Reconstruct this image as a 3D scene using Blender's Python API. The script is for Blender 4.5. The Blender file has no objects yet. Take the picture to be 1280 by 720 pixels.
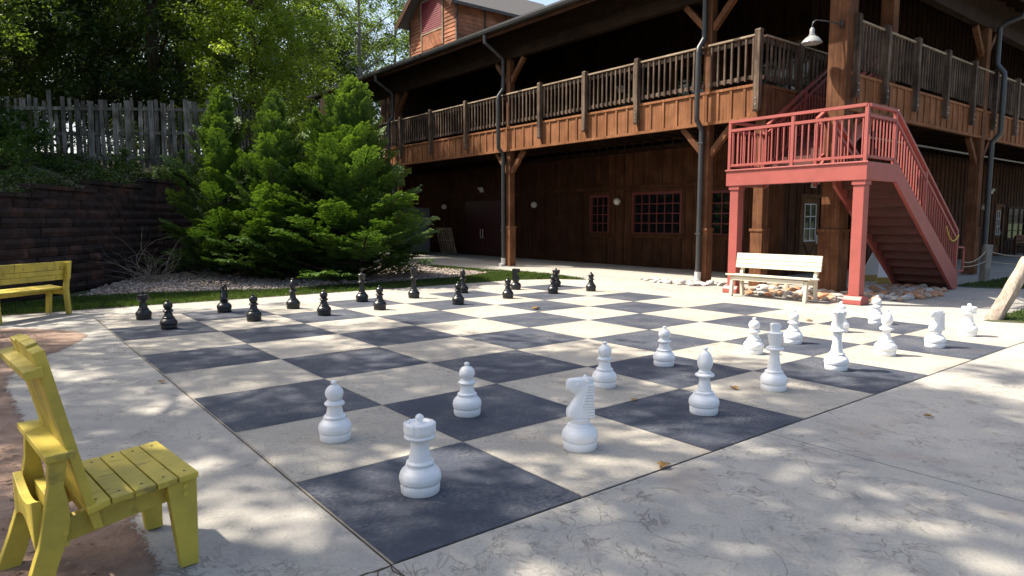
import bpy, bmesh, math, random
import numpy as np
from mathutils import Vector, Matrix

random.seed(7)
RNG = np.random.default_rng(11)
PI = math.pi
scene = bpy.context.scene
COL = scene.collection
S = 1.2                      # edge of one chess square in metres

# ------------------------------------------------------------------ materials
MATS = {}


def ramp(nt, fac, stops):
    r = nt.nodes.new('ShaderNodeValToRGB')
    el = r.color_ramp.elements
    el[0].position, el[0].color = stops[0][0], (*stops[0][1], 1)
    el[1].position, el[1].color = stops[-1][0], (*stops[-1][1], 1)
    for p, c in stops[1:-1]:
        e = el.new(p)
        e.color = (*c, 1)
    nt.links.new(fac, r.inputs['Fac'])
    return r.outputs['Color']


def noise(nt, vec, scale, detail=4, rough=0.55, dist=0.0):
    n = nt.nodes.new('ShaderNodeTexNoise')
    n.inputs['Scale'].default_value = scale
    n.inputs['Detail'].default_value = detail
    n.inputs['Roughness'].default_value = rough
    n.inputs['Distortion'].default_value = dist
    nt.links.new(vec, n.inputs['Vector'])
    return n.outputs['Fac']


def mixc(nt, fac, a, b, mode='MIX'):
    m = nt.nodes.new('ShaderNodeMix')
    m.data_type = 'RGBA'
    m.blend_type = mode
    for sock, v in ((m.inputs[0], fac), (m.inputs[6], a), (m.inputs[7], b)):
        if hasattr(v, 'is_linked') or hasattr(v, 'links'):
            nt.links.new(v, sock)
        elif isinstance(v, tuple):
            sock.default_value = (*v, 1)
        else:
            sock.default_value = v
    return m.outputs[2]


def math_n(nt, op, a, b=0.0, clamp=False):
    m = nt.nodes.new('ShaderNodeMath')
    m.operation = op
    m.use_clamp = clamp
    for i, v in enumerate((a, b)):
        if hasattr(v, 'links'):
            nt.links.new(v, m.inputs[i])
        else:
            m.inputs[i].default_value = v
    return m.outputs[0]


def mapping(nt, scale=(1, 1, 1), rot=(0, 0, 0), loc=(0, 0, 0), rnd=True):
    tc = nt.nodes.new('ShaderNodeTexCoord')
    mp = nt.nodes.new('ShaderNodeMapping')
    mp.inputs['Scale'].default_value = scale
    mp.inputs['Rotation'].default_value = rot
    if rnd:
        oi = nt.nodes.new('ShaderNodeObjectInfo')
        v = nt.nodes.new('ShaderNodeVectorMath')
        v.operation = 'MULTIPLY_ADD'
        cmb = nt.nodes.new('ShaderNodeCombineXYZ')
        for k in range(3):
            nt.links.new(oi.outputs['Random'], cmb.inputs[k])
        nt.links.new(cmb.outputs[0], v.inputs[0])
        v.inputs[1].default_value = (37, 53, 71)
        nt.links.new(tc.outputs['Object'], v.inputs[2])
        nt.links.new(v.outputs[0], mp.inputs['Vector'])
    else:
        nt.links.new(tc.outputs['Object'], mp.inputs['Vector'])
    return mp.outputs[0]


def bump(nt, h, strength=0.3, dist=0.01):
    b = nt.nodes.new('ShaderNodeBump')
    b.inputs['Strength'].default_value = strength
    b.inputs['Distance'].default_value = dist
    nt.links.new(h, b.inputs['Height'])
    return b.outputs['Normal']


def new_mat(name):
    m = bpy.data.materials.new(name)
    m.use_nodes = True
    nt = m.node_tree
    b = nt.nodes['Principled BSDF']
    MATS[name] = m
    return m, nt, b


def simple(name, stops, scale=6, rough=0.6, stretch=(1, 1, 1), detail=5, bmp=0.2, bd=0.004, metal=0.0, spec=0.5, rnd=True, nrough=0.6):
    m, nt, b = new_mat(name)
    v = mapping(nt, stretch, rnd=rnd)
    n = noise(nt, v, scale, detail, nrough)
    c = ramp(nt, n, stops)
    nt.links.new(c, b.inputs['Base Color'])
    b.inputs['Roughness'].default_value = rough
    b.inputs['Metallic'].default_value = metal
    b.inputs['Specular IOR Level'].default_value = spec
    if bmp:
        n2 = noise(nt, v, scale * 3, 4, 0.6)
        nt.links.new(bump(nt, n2, bmp, bd), b.inputs['Normal'])
    return m


def wood(name, dark, mid, light, grain='z', rough=0.75, gscale=9, dirt=None):
    """Long-grained wood: a fine streak noise, a blotch noise for weathering."""
    m, nt, b = new_mat(name)
    st = {'z': (1, 1, 0.06), 'x': (0.06, 1, 1), 'y': (1, 0.06, 1)}[grain]
    v = mapping(nt, st)
    v2 = mapping(nt, (1, 1, 1))
    n = noise(nt, v, gscale * 2.2, 6, 0.65, 0.4)
    c = ramp(nt, n, [(0.28, dark), (0.5, mid), (0.74, light)])
    n2 = noise(nt, v2, 1.7, 5, 0.6)
    f = ramp(nt, n2, [(0.38, (1, 1, 1)), (0.62, (0.62, 0.60, 0.58) if dirt is None else dirt)])
    c = mixc(nt, 1.0, c, f, 'MULTIPLY')
    gi = nt.nodes.new('ShaderNodeNewGeometry')
    c = mixc(nt, 1.0, c, ramp(nt, gi.outputs['Random Per Island'], [(0.0, (0.68, 0.69, 0.70)), (0.5, (1.0, 1.0, 1.0)), (1.0, (1.22, 1.2, 1.17))]), 'MULTIPLY')
    nt.links.new(c, b.inputs['Base Color'])
    b.inputs['Roughness'].default_value = rough
    b.inputs['Specular IOR Level'].default_value = 0.12
    nt.links.new(bump(nt, n, 0.35, 0.004), b.inputs['Normal'])
    return m


def leaf_mat(name, dark, mid, light, transl=0.35, hue=0.0, gloss=0.35):
    m = bpy.data.materials.new(name)
    m.use_nodes = True
    MATS[name] = m
    nt = m.node_tree
    nt.nodes.remove(nt.nodes['Principled BSDF'])
    out = nt.nodes['Material Output']
    v = mapping(nt, (1, 1, 1))
    n1 = noise(nt, v, 0.8, 3, 0.6)
    n2 = noise(nt, v, 7.0, 2, 0.5)
    n = math_n(nt, 'ADD', math_n(nt, 'MULTIPLY', n1, 0.55), math_n(nt, 'MULTIPLY', n2, 0.45))
    c = ramp(nt, n, [(0.36, dark), (0.5, mid), (0.64, light)])
    d = nt.nodes.new('ShaderNodeBsdfPrincipled')
    d.inputs['Roughness'].default_value = 0.5
    d.inputs['Specular IOR Level'].default_value = gloss
    nt.links.new(c, d.inputs['Base Color'])
    t = nt.nodes.new('ShaderNodeBsdfTranslucent')
    ct = mixc(nt, 1.0, c, (1.5, 1.5, 0.5), 'MULTIPLY')
    nt.links.new(ct, t.inputs['Color'])
    mx = nt.nodes.new('ShaderNodeMixShader')
    mx.inputs[0].default_value = transl
    nt.links.new(d.outputs[0], mx.inputs[1])
    nt.links.new(t.outputs[0], mx.inputs[2])
    nt.links.new(mx.outputs[0], out.inputs['Surface'])
    return m


def chisel(nt, v):
    """Stamped-slate marks: thin broken iso-lines of warped noise that come in patches."""
    v2 = mapping(nt, (1.35, 1.0, 1.0), rot=(0, 0, 0.5), rnd=False)
    out = None
    for sc, det, dist, lvl, wid in ((1.15, 3.0, 0.7, 0.5, 85.0), (2.3, 4.0, 0.9, 0.47, 62.0), (5.2, 3.0, 0.8, 0.53, 36.0)):
        w_ = noise(nt, v2, sc, det, 0.6, dist)
        l = math_n(nt, 'ABSOLUTE', math_n(nt, 'SUBTRACT', w_, lvl))
        l = math_n(nt, 'SUBTRACT', 1.0, math_n(nt, 'MULTIPLY', l, wid, True), True)
        m1 = ramp(nt, noise(nt, mapping(nt, (1, 1, 1), loc=(sc * 3, sc, 0), rnd=False), 0.9 + sc * 0.1, 5, 0.72), [(0.48, (0, 0, 0)), (0.60, (1, 1, 1))])
        l = math_n(nt, 'MULTIPLY', l, m1)
        out = l if out is None else math_n(nt, 'MAXIMUM', out, l)
    brk = ramp(nt, noise(nt, v, 6.0, 4, 0.65), [(0.38, (0, 0, 0)), (0.52, (1, 1, 1))])
    return math_n(nt, 'MULTIPLY', out, brk)


def concrete_mat():
    """Stamped grey-tan concrete: soft blotches, squiggling chisel marks, joints handled as geometry."""
    m, nt, b = new_mat('stamped_concrete')
    v = mapping(nt, (1, 1, 1), rnd=False)
    big = noise(nt, v, 0.35, 4, 0.6)
    med = noise(nt, v, 2.6, 6, 0.65)
    fine = noise(nt, v, 60, 3, 0.6)
    c = ramp(nt, big, [(0.33, (0.305, 0.292, 0.265)), (0.52, (0.36, 0.343, 0.305)), (0.7, (0.42, 0.393, 0.343))])
    c = mixc(nt, 1.0, c, ramp(nt, med, [(0.25, (0.72, 0.72, 0.74)), (0.5, (1, 1, 1)), (0.8, (1.1, 1.08, 1.02))]), 'MULTIPLY')
    c = mixc(nt, 1.0, c, ramp(nt, fine, [(0.3, (0.86, 0.86, 0.86)), (0.6, (1.04, 1.04, 1.04))]), 'MULTIPLY')
    line = chisel(nt, v)
    c = mixc(nt, math_n(nt, 'MULTIPLY', line, 0.66), c, (0.12, 0.106, 0.092))
    # dark specks and warm stains
    sp = noise(nt, v, 22, 2, 0.5)
    c = mixc(nt, ramp(nt, sp, [(0.70, (0, 0, 0)), (0.78, (0.45, 0.45, 0.45))]), c, (0.2, 0.18, 0.15))
    st = noise(nt, mapping(nt, (1, 1, 1), loc=(3, 9, 0), rnd=False), 0.8, 5, 0.6, 0.4)
    c = mixc(nt, ramp(nt, st, [(0.60, (0, 0, 0)), (0.72, (0.35, 0.35, 0.35))]), c, (0.36, 0.27, 0.19))
    nt.links.new(c, b.inputs['Base Color'])
    b.inputs['Roughness'].default_value = 0.82
    b.inputs['Specular IOR Level'].default_value = 0.25
    h = math_n(nt, 'SUBTRACT', math_n(nt, 'ADD', math_n(nt, 'MULTIPLY', med, 1.0), math_n(nt, 'MULTIPLY', fine, 0.12)), math_n(nt, 'MULTIPLY', line, 0.5))
    nt.links.new(bump(nt, h, 0.5, 0.022), b.inputs['Normal'])
    return m


def tile_mat(name, cols, worn, worn_amt, stain):
    m, nt, b = new_mat(name)
    v = mapping(nt, (1, 1, 1), rnd=False)
    big = noise(nt, v, 0.9, 5, 0.6)
    fine = noise(nt, v, 45, 4, 0.65)
    scr = noise(nt, mapping(nt, (1, 1.4, 1), rot=(0, 0, 0.7), rnd=False), 30, 6, 0.8, 0.3)
    c = ramp(nt, big, [(0.3, cols[0]), (0.5, cols[1]), (0.7, cols[2])])
    c = mixc(nt, 1.0, c, ramp(nt, fine, [(0.3, (0.82, 0.82, 0.82)), (0.62, (1.1, 1.1, 1.1))]), 'MULTIPLY')
    wn = noise(nt, v, 1.6, 6, 0.7)
    wmask = math_n(nt, 'MULTIPLY', ramp(nt, wn, [(0.42, (0, 0, 0)), (0.64, (1, 1, 1))]), ramp(nt, scr, [(0.42, (0, 0, 0)), (0.66, (1, 1, 1))]))
    c = mixc(nt, math_n(nt, 'MULTIPLY', wmask, worn_amt), c, worn)
    sn = noise(nt, mapping(nt, (1, 1, 1), loc=(5, 2, 0), rnd=False), 0.7, 6, 0.65, 0.5)
    c = mixc(nt, ramp(nt, sn, [(0.58, (0, 0, 0)), (0.74, (0.4, 0.4, 0.4))]), c, stain)
    chip = noise(nt, v, 13, 3, 0.5)
    c = mixc(nt, ramp(nt, chip, [(0.735, (0, 0, 0)), (0.765, (0.7, 0.7, 0.7))]), c, worn)
    if name == 'light_tile':
        c = mixc(nt, math_n(nt, 'MULTIPLY', chisel(nt, v), 0.75), c, (0.13, 0.11, 0.09))
    nt.links.new(c, b.inputs['Base Color'])
    b.inputs['Roughness'].default_value = 0.7
    b.inputs['Specular IOR Level'].default_value = 0.3
    h = math_n(nt, 'ADD', big, math_n(nt, 'MULTIPLY', fine, 0.15))
    nt.links.new(bump(nt, h, 0.3, 0.012), b.inputs['Normal'])
    return m


concrete_mat()
tile_mat('dark_tile', [(0.029, 0.036, 0.053), (0.038, 0.046, 0.066), (0.050, 0.058, 0.078)], (0.26, 0.255, 0.245), 0.62, (0.075, 0.066, 0.066))
tile_mat('light_tile', [(0.305, 0.282, 0.24), (0.365, 0.338, 0.285), (0.425, 0.39, 0.325)], (0.22, 0.20, 0.175), 0.5, (0.28, 0.20, 0.145))
simple('joint_dirt', [(0.3, (0.035, 0.028, 0.022)), (0.55, (0.09, 0.065, 0.045)), (0.75, (0.2, 0.14, 0.09))], 9, 0.95)
simple('dirt', [(0.25, (0.105, 0.064, 0.044)), (0.48, (0.20, 0.13, 0.092)), (0.72, (0.33, 0.24, 0.18))], 3.2, 0.95, detail=9, bmp=0.9, bd=0.03, nrough=0.7)
simple('soil', [(0.3, (0.03, 0.035, 0.014)), (0.7, (0.07, 0.07, 0.03))], 3, 0.95, bmp=0.5, bd=0.02)
simple('terrain_soil', [(0.3, (0.018, 0.018, 0.009)), (0.55, (0.028, 0.03, 0.013)), (0.75, (0.045, 0.036, 0.022))], 1.5, 0.95, bmp=0.6, bd=0.05)
simple('field', [(0.3, (0.035, 0.05, 0.018)), (0.6, (0.055, 0.075, 0.025)), (0.8, (0.10, 0.09, 0.045))], 0.5, 0.95, detail=8)
simple('gravel_bed', [(0.3, (0.10, 0.085, 0.07)), (0.6, (0.24, 0.2, 0.17))], 30, 0.95, bmp=0.6, bd=0.01)
simple('gravel_stone', [(0.3, (0.16, 0.125, 0.10)), (0.5, (0.34, 0.28, 0.24)), (0.7, (0.52, 0.47, 0.42))], 11, 0.9, rnd=False, detail=2, bmp=0.1)
leaf_mat('grass_blade', (0.035, 0.065, 0.014), (0.06, 0.105, 0.021), (0.10, 0.14, 0.035), 0.3)
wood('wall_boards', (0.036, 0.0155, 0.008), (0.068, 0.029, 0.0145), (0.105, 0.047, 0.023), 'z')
wood('wall_boards_shade_painted', (0.016, 0.0085, 0.005), (0.030, 0.0155, 0.009), (0.045, 0.024, 0.013), 'z')  # wall boards darkened for the upper storey: deep porch shade painted into the colour
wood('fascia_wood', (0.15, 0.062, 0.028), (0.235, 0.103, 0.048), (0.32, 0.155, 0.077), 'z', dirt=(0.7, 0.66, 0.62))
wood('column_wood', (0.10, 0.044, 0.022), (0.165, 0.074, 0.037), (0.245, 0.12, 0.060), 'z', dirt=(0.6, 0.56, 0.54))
wood('rail_wood', (0.065, 0.045, 0.033), (0.13, 0.092, 0.068), (0.24, 0.18, 0.135), 'z', dirt=(0.45, 0.43, 0.42))
wood('rail_top_wood', (0.22, 0.17, 0.125), (0.36, 0.28, 0.20), (0.46, 0.37, 0.27), 'y')
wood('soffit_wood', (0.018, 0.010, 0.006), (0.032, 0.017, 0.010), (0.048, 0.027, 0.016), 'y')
wood('dormer_siding', (0.27, 0.108, 0.06), (0.38, 0.165, 0.095), (0.46, 0.22, 0.135), 'y')
wood('fence_wood', (0.065, 0.057, 0.047), (0.18, 0.165, 0.145), (0.40, 0.375, 0.34), 'z', dirt=(0.40, 0.40, 0.36))
wood('log_wood', (0.20, 0.16, 0.125), (0.37, 0.31, 0.255), (0.52, 0.45, 0.385), 'z', gscale=16)
wood('grey_post_wood', (0.16, 0.15, 0.13), (0.27, 0.25, 0.22), (0.36, 0.33, 0.29), 'z', gscale=14)
wood('pallet_wood', (0.18, 0.14, 0.10), (0.29, 0.23, 0.16), (0.38, 0.31, 0.23), 'z')
wood('bark', (0.03, 0.022, 0.016), (0.07, 0.053, 0.04), (0.12, 0.095, 0.075), 'z', gscale=5)
wood('pale_bark', (0.14, 0.12, 0.10), (0.25, 0.23, 0.20), (0.36, 0.34, 0.30), 'z', gscale=5)
wood('door_wood', (0.10, 0.05, 0.025), (0.15, 0.078, 0.04), (0.20, 0.105, 0.055), 'z')
wood('bench_dark_wood', (0.06, 0.03, 0.018), (0.09, 0.05, 0.03), (0.13, 0.075, 0.045), 'y')


def painted(name, base, worn, dirt, amount=0.5, rough=0.5, grain=(1, 1, 1), wear=0.66):
    m, nt, b = new_mat(name)
    v = mapping(nt, (1, 1, 1))
    vg = mapping(nt, grain)
    n = noise(nt, v, 2.4, 6, 0.65)
    g = noise(nt, vg, 22, 5, 0.65)
    c = mixc(nt, ramp(nt, n, [(0.42, (0, 0, 0)), (0.75, (amount,) * 3)]), base, dirt)
    c = mixc(nt, ramp(nt, g, [(wear, (0, 0, 0)), (wear + 0.12, (0.8, 0.8, 0.8))]), c, worn)
    nt.links.new(c, b.inputs['Base Color'])
    b.inputs['Roughness'].default_value = rough
    nt.links.new(bump(nt, g, 0.25, 0.003), b.inputs['Normal'])
    return m


painted('yellow_paint', (0.56, 0.44, 0.06), (0.15, 0.125, 0.035), (0.27, 0.225, 0.04), 1.0, 0.55, (0.25, 1, 0.25), 0.57)
painted('white_bench_paint', (0.62, 0.57, 0.44), (0.42, 0.38, 0.30), (0.60, 0.56, 0.45), 0.5, 0.5, (1, 0.2, 1), 0.68)
painted('red_paint', (0.345, 0.082, 0.068), (0.15, 0.045, 0.035), (0.24, 0.058, 0.048), 0.8, 0.5, (1, 1, 0.25), 0.66)
painted('dark_red_tread', (0.115, 0.034, 0.026), (0.04, 0.02, 0.015), (0.05, 0.02, 0.016), 0.9, 0.7, (1, 0.15, 1), 0.6)
painted('window_red', (0.115, 0.019, 0.017), (0.06, 0.018, 0.015), (0.08, 0.018, 0.015), 0.5, 0.5)
painted('louvre_red', (0.25, 0.03, 0.045), (0.15, 0.03, 0.035), (0.19, 0.03, 0.04), 0.5, 0.5)
painted('dark_red_door', (0.050, 0.010, 0.009), (0.03, 0.010, 0.009), (0.038, 0.010, 0.009), 0.5, 0.5)
painted('white_plastic', (0.85, 0.85, 0.84), (0.66, 0.66, 0.64), (0.70, 0.69, 0.66), 0.45, 0.36, (1, 1, 1), 0.72)
painted('black_plastic', (0.013, 0.013, 0.014), (0.05, 0.048, 0.045), (0.026, 0.025, 0.024), 0.7, 0.30, (1, 1, 1), 0.66)
painted('dark_pipe', (0.040, 0.042, 0.044), (0.11, 0.11, 0.11), (0.06, 0.062, 0.064), 0.6, 0.35, (1, 1, 0.1), 0.7)
painted('white_pvc', (0.62, 0.62, 0.60), (0.35, 0.33, 0.3), (0.45, 0.43, 0.4), 0.6, 0.5)
painted('gutter_black', (0.022, 0.024, 0.026), (0.07, 0.07, 0.07), (0.045, 0.045, 0.045), 0.6, 0.4)
painted('lamp_enamel', (0.30, 0.31, 0.31), (0.14, 0.13, 0.12), (0.20, 0.2, 0.2), 0.6, 0.35)
painted('lamp_inside', (0.72, 0.70, 0.64), (0.5, 0.48, 0.42), (0.6, 0.57, 0.5), 0.4, 0.4)
painted('globe_glass', (0.62, 0.58, 0.50), (0.4, 0.36, 0.3), (0.5, 0.46, 0.4), 0.5, 0.25)
painted('grey_cabinet', (0.13, 0.14, 0.16), (0.08, 0.08, 0.09), (0.10, 0.105, 0.115), 0.6, 0.5)
painted('sign_white', (0.74, 0.75, 0.76), (0.5, 0.5, 0.5), (0.62, 0.62, 0.61), 0.5, 0.5)
painted('sign_yellow', (0.42, 0.30, 0.08), (0.26, 0.2, 0.08), (0.32, 0.24, 0.08), 0.5, 0.6)
painted('steel', (0.50, 0.50, 0.49), (0.3, 0.29, 0.28), (0.4, 0.39, 0.38), 0.5, 0.3)
MATS['steel'].node_tree.nodes['Principled BSDF'].inputs['Metallic'].default_value = 0.8
simple('shingle', [(0.3, (0.05, 0.048, 0.045)), (0.7, (0.10, 0.095, 0.09))], 12, 0.9, bmp=0.6, bd=0.01)
simple('wall_block', [(0.3, (0.012, 0.0075, 0.006)), (0.5, (0.030, 0.016, 0.0125)), (0.72, (0.075, 0.042, 0.033))], 2.2, 0.95, detail=8, bmp=0.9, bd=0.02, rnd=False, nrough=0.7)
simple('river_stone', [(0.3, (0.20, 0.13, 0.09)), (0.5, (0.36, 0.27, 0.20)), (0.7, (0.46, 0.40, 0.34))], 2.0, 0.8, detail=6, bmp=0.4, bd=0.01)
simple('orange_stone', [(0.3, (0.26, 0.115, 0.055)), (0.5, (0.42, 0.21, 0.11)), (0.7, (0.50, 0.33, 0.22))], 2.6, 0.8, detail=6, bmp=0.4, bd=0.01)
simple('grey_stone', [(0.3, (0.26, 0.25, 0.235)), (0.5, (0.42, 0.40, 0.37)), (0.7, (0.60, 0.58, 0.54))], 2.6, 0.8, detail=6, bmp=0.4, bd=0.01)
simple('rope', [(0.3, (0.24, 0.20, 0.14)), (0.7, (0.42, 0.36, 0.27))], 40, 0.9)
simple('twig', [(0.3, (0.15, 0.12, 0.09)), (0.7, (0.30, 0.26, 0.21))], 8, 0.9)
simple('dead_leaf', [(0.3, (0.18, 0.09, 0.03)), (0.7, (0.42, 0.25, 0.08))], 18, 0.8)
simple('litter', [(0.3, (0.05, 0.03, 0.02)), (0.5, (0.14, 0.09, 0.05)), (0.7, (0.30, 0.23, 0.15))], 14, 0.9, rnd=False)
simple('yellow_rope', [(0.3, (0.5, 0.36, 0.05)), (0.7, (0.65, 0.5, 0.1))], 20, 0.7)
leaf_mat('oak_leaf', (0.030, 0.052, 0.010), (0.056, 0.092, 0.016), (0.10, 0.135, 0.026), 0.42)
leaf_mat('dark_leaf', (0.018, 0.036, 0.012), (0.033, 0.062, 0.018), (0.055, 0.092, 0.024), 0.3)
leaf_mat('birch_leaf', (0.06, 0.10, 0.025), (0.10, 0.16, 0.04), (0.15, 0.21, 0.06), 0.46)
leaf_mat('pine_leaf', (0.11, 0.175, 0.028), (0.19, 0.265, 0.045), (0.27, 0.34, 0.07), 0.58)
leaf_mat('cypress_leaf', (0.027, 0.064, 0.014), (0.046, 0.102, 0.021), (0.072, 0.138, 0.030), 0.26, gloss=0.2)
# soft new growth at the spray tips is yellow-green (attribute 'tip': 0 old wood .. 1 young tip)
_m = MATS['cypress_leaf']
_nt = _m.node_tree
_a = _nt.nodes.new('ShaderNodeAttribute')
_a.attribute_name = 'tip'
for _n in [n for n in _nt.nodes if n.type == 'VALTORGB']:
    _src = _n.outputs['Color']
    _dst = [l.to_socket for l in _src.links]
    _c = mixc(_nt, _a.outputs['Fac'], _src, (0.150, 0.230, 0.040))
    for d_ in _dst:
        _nt.links.new(_c, d_)
leaf_mat('bank_leaf', (0.012, 0.026, 0.008), (0.022, 0.045, 0.011), (0.042, 0.070, 0.018), 0.3, gloss=0.15)
leaf_mat('shrub_leaf', (0.022, 0.048, 0.012), (0.04, 0.085, 0.018), (0.065, 0.11, 0.024), 0.35, gloss=0.1)


def block_variation():
    m = MATS['wall_block']
    nt = m.node_tree
    b = nt.nodes['Principled BSDF']
    src = b.inputs['Base Color'].links[0].from_socket
    gi = nt.nodes.new('ShaderNodeNewGeometry')
    c = mixc(nt, 1.0, src, ramp(nt, gi.outputs['Random Per Island'], [(0.0, (0.55, 0.55, 0.58)), (0.45, (1.0, 0.95, 0.92)), (0.8, (1.35, 1.15, 1.05)), (1.0, (1.9, 1.5, 1.3))]), 'MULTIPLY')
    nt.links.new(c, b.inputs['Base Color'])


block_variation()


def glass_mat():
    m, nt, b = new_mat('window_glass')
    v = mapping(nt, (1, 1, 1))
    n = noise(nt, v, 1.4, 2, 0.5)
    b.inputs['Base Color'].default_value = (0.006, 0.007, 0.008, 1)
    b.inputs['Roughness'].default_value = 0.03
    b.inputs['Specular IOR Level'].default_value = 0.6
    b.inputs['IOR'].default_value = 1.5
    nt.links.new(bump(nt, n, 0.08, 0.02), b.inputs['Normal'])


glass_mat()


def hinged(stops_name, a, b_):
    pass


# ------------------------------------------------------------------ mesh helpers
class MB:
    """Collects shapes; build() links them as ONE mesh object."""

    def __init__(self):
        self.v, self.f, self.mi, self.cur = [], [], [], 0

    def add(self, vs, fs):
        o = len(self.v)
        self.v += [tuple(map(float, p)) for p in vs]
        for f in fs:
            self.f.append(tuple(i + o for i in f))
            self.mi.append(self.cur)
        return self

    def box(self, x0, x1, y0, y1, z0, z1):
        vs = [(x, y, z) for x in (x0, x1) for y in (y0, y1) for z in (z0, z1)]
        return self.add(vs, [(0, 1, 3, 2), (4, 6, 7, 5), (0, 4, 5, 1), (2, 3, 7, 6), (0, 2, 6, 4), (1, 5, 7, 3)])

    def beam(self, p, q, w, h, up=(0, 0, 1)):
        """Rectangular bar from p to q; w across, h along the up direction."""
        p, q = Vector(p), Vector(q)
        d = (q - p).normalized()
        u = Vector(up)
        s = d.cross(u)
        if s.length < 1e-4:
            s = d.cross(Vector((1, 0, 0)))
        s.normalize()
        u = s.cross(d).normalized()
        vs = []
        for c in (p, q):
            for a, b in ((-1, -1), (1, -1), (1, 1), (-1, 1)):
                vs.append(c + s * (a * w / 2) + u * (b * h / 2))
        return self.add(vs, [(3, 2, 1, 0), (4, 5, 6, 7), (0, 1, 5, 4), (1, 2, 6, 5), (2, 3, 7, 6), (3, 0, 4, 7)])

    def prism(self, poly, axis, a, b):
        """Extrude a 2-D outline along an axis from a to b. Outline is in the two other axes, in xyz order."""
        n = len(poly)

        def mk(pt, t):
            if axis == 'x':
                return (t, pt[0], pt[1])
            if axis == 'y':
                return (pt[0], t, pt[1])
            return (pt[0], pt[1], t)
        vs = [mk(p, a) for p in poly] + [mk(p, b) for p in poly]
        fs = [tuple(range(n - 1, -1, -1)), tuple(range(n, 2 * n))]
        fs += [(i, (i + 1) % n, n + (i + 1) % n, n + i) for i in range(n)]
        return self.add(vs, fs)

    def tube(self, pts, radii, seg=8, cap=True):
        pts = [Vector(p) for p in pts]
        if not hasattr(radii, '__len__'):
            radii = [radii] * len(pts)
        vs, fs = [], []
        prev = None
        for i, p in enumerate(pts):
            d = (pts[min(i + 1, len(pts) - 1)] - pts[max(i - 1, 0)]).normalized()
            if prev is None:
                a = d.cross(Vector((0, 0, 1)))
                if a.length < 1e-3:
                    a = d.cross(Vector((1, 0, 0)))
            else:
                a = prev - d * prev.dot(d)
            a.normalize()
            prev = a
            b = d.cross(a)
            for k in range(seg):
                t = 2 * PI * k / seg
                vs.append(p + (a * math.cos(t) + b * math.sin(t)) * radii[i])
        for i in range(len(pts) - 1):
            for k in range(seg):
                k2 = (k + 1) % seg
                fs.append((i * seg + k, i * seg + k2, (i + 1) * seg + k2, (i + 1) * seg + k))
        if cap:
            fs.append(tuple(range(seg - 1, -1, -1)))
            fs.append(tuple((len(pts) - 1) * seg + k for k in range(seg)))
        return self.add(vs, fs)

    def lathe(self, prof, seg=40, x=0, y=0):
        vs, fs = [], []
        for r, z in prof:
            for k in range(seg):
                t = 2 * PI * k / seg
                vs.append((x + r * math.cos(t), y + r * math.sin(t), z))
        for i in range(len(prof) - 1):
            for k in range(seg):
                k2 = (k + 1) % seg
                fs.append((i * seg + k, i * seg + k2, (i + 1) * seg + k2, (i + 1) * seg + k))
        fs.append(tuple(range(seg - 1, -1, -1)))
        fs.append(tuple((len(prof) - 1) * seg + k for k in range(seg)))
        return self.add(vs, fs)

    def build(self, name, mat, parent=None, world=True, smooth=None, bevel=0.0):
        me = bpy.data.meshes.new(name)
        off = Vector((0, 0, 0))
        if parent is not None and world:
            p = parent
            while p is not None:
                off += p.location
                p = p.parent
        me.from_pydata([(x - off.x, y - off.y, z - off.z) for x, y, z in self.v], [], self.f)
        mats = mat if isinstance(mat, (list, tuple)) else [mat]
        for m in mats:
            me.materials.append(MATS[m])
        if len(mats) > 1:
            me.polygons.foreach_set('material_index', self.mi)
        bm = bmesh.new()
        bm.from_mesh(me)
        bmesh.ops.recalc_face_normals(bm, faces=bm.faces)
        bm.to_mesh(me)
        bm.free()
        if smooth:
            me.shade_smooth()
            me.set_sharp_from_angle(angle=math.radians(smooth))
        o = bpy.data.objects.new(name, me)
        COL.objects.link(o)
        if parent is not None:
            o.parent = parent
        if bevel:
            b = o.modifiers.new('bevel', 'BEVEL')
            b.width = bevel
            b.segments = 2
            b.limit_method = 'ANGLE'
        return o


def np_mesh(name, verts, quads, mat, parent=None, tri=False):
    """Fast mesh from numpy arrays, all faces of one size."""
    me = bpy.data.meshes.new(name)
    n, k = quads.shape
    me.vertices.add(len(verts))
    me.vertices.foreach_set('co', np.asarray(verts, np.float32).ravel())
    me.loops.add(n * k)
    me.loops.foreach_set('vertex_index', quads.astype(np.int32).ravel())
    me.polygons.add(n)
    me.polygons.foreach_set('loop_start', np.arange(0, n * k, k, dtype=np.int32))
    me.update(calc_edges=True)
    me.materials.append(MATS[mat])
    o = bpy.data.objects.new(name, me)
    COL.objects.link(o)
    if parent is not None:
        o.parent = parent
    return o


def tag(o, label=None, cat=None, group=None, kind=None):
    if label:
        o['label'] = label
    if cat:
        o['category'] = cat
    if group:
        o['group'] = group
    if kind:
        o['kind'] = kind
    return o


def empty(name, loc=(0, 0, 0), rz=0.0):
    o = bpy.data.objects.new(name, None)
    o.location = loc
    o.rotation_euler = (0, 0, rz)
    COL.objects.link(o)
    return o


def copy_tree(o, parent=None):
    c = o.copy()
    COL.objects.link(c)
    c.parent = parent
    for ch in list(o.children):
        copy_tree(ch, c)
    return c


# ------------------------------------------------------------------ camera, sun and sky
cam_d = bpy.data.cameras.new('camera')
cam = bpy.data.objects.new('camera', cam_d)
COL.objects.link(cam)
cam.location = (-1.359, -2.593, 1.536)
cam.rotation_euler = (math.radians(90 - 5.698), 0, math.radians(-38.317))
cam_d.sensor_width = 36
cam_d.lens = 23.652
cam_d.clip_end = 3000
scene.camera = cam

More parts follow.
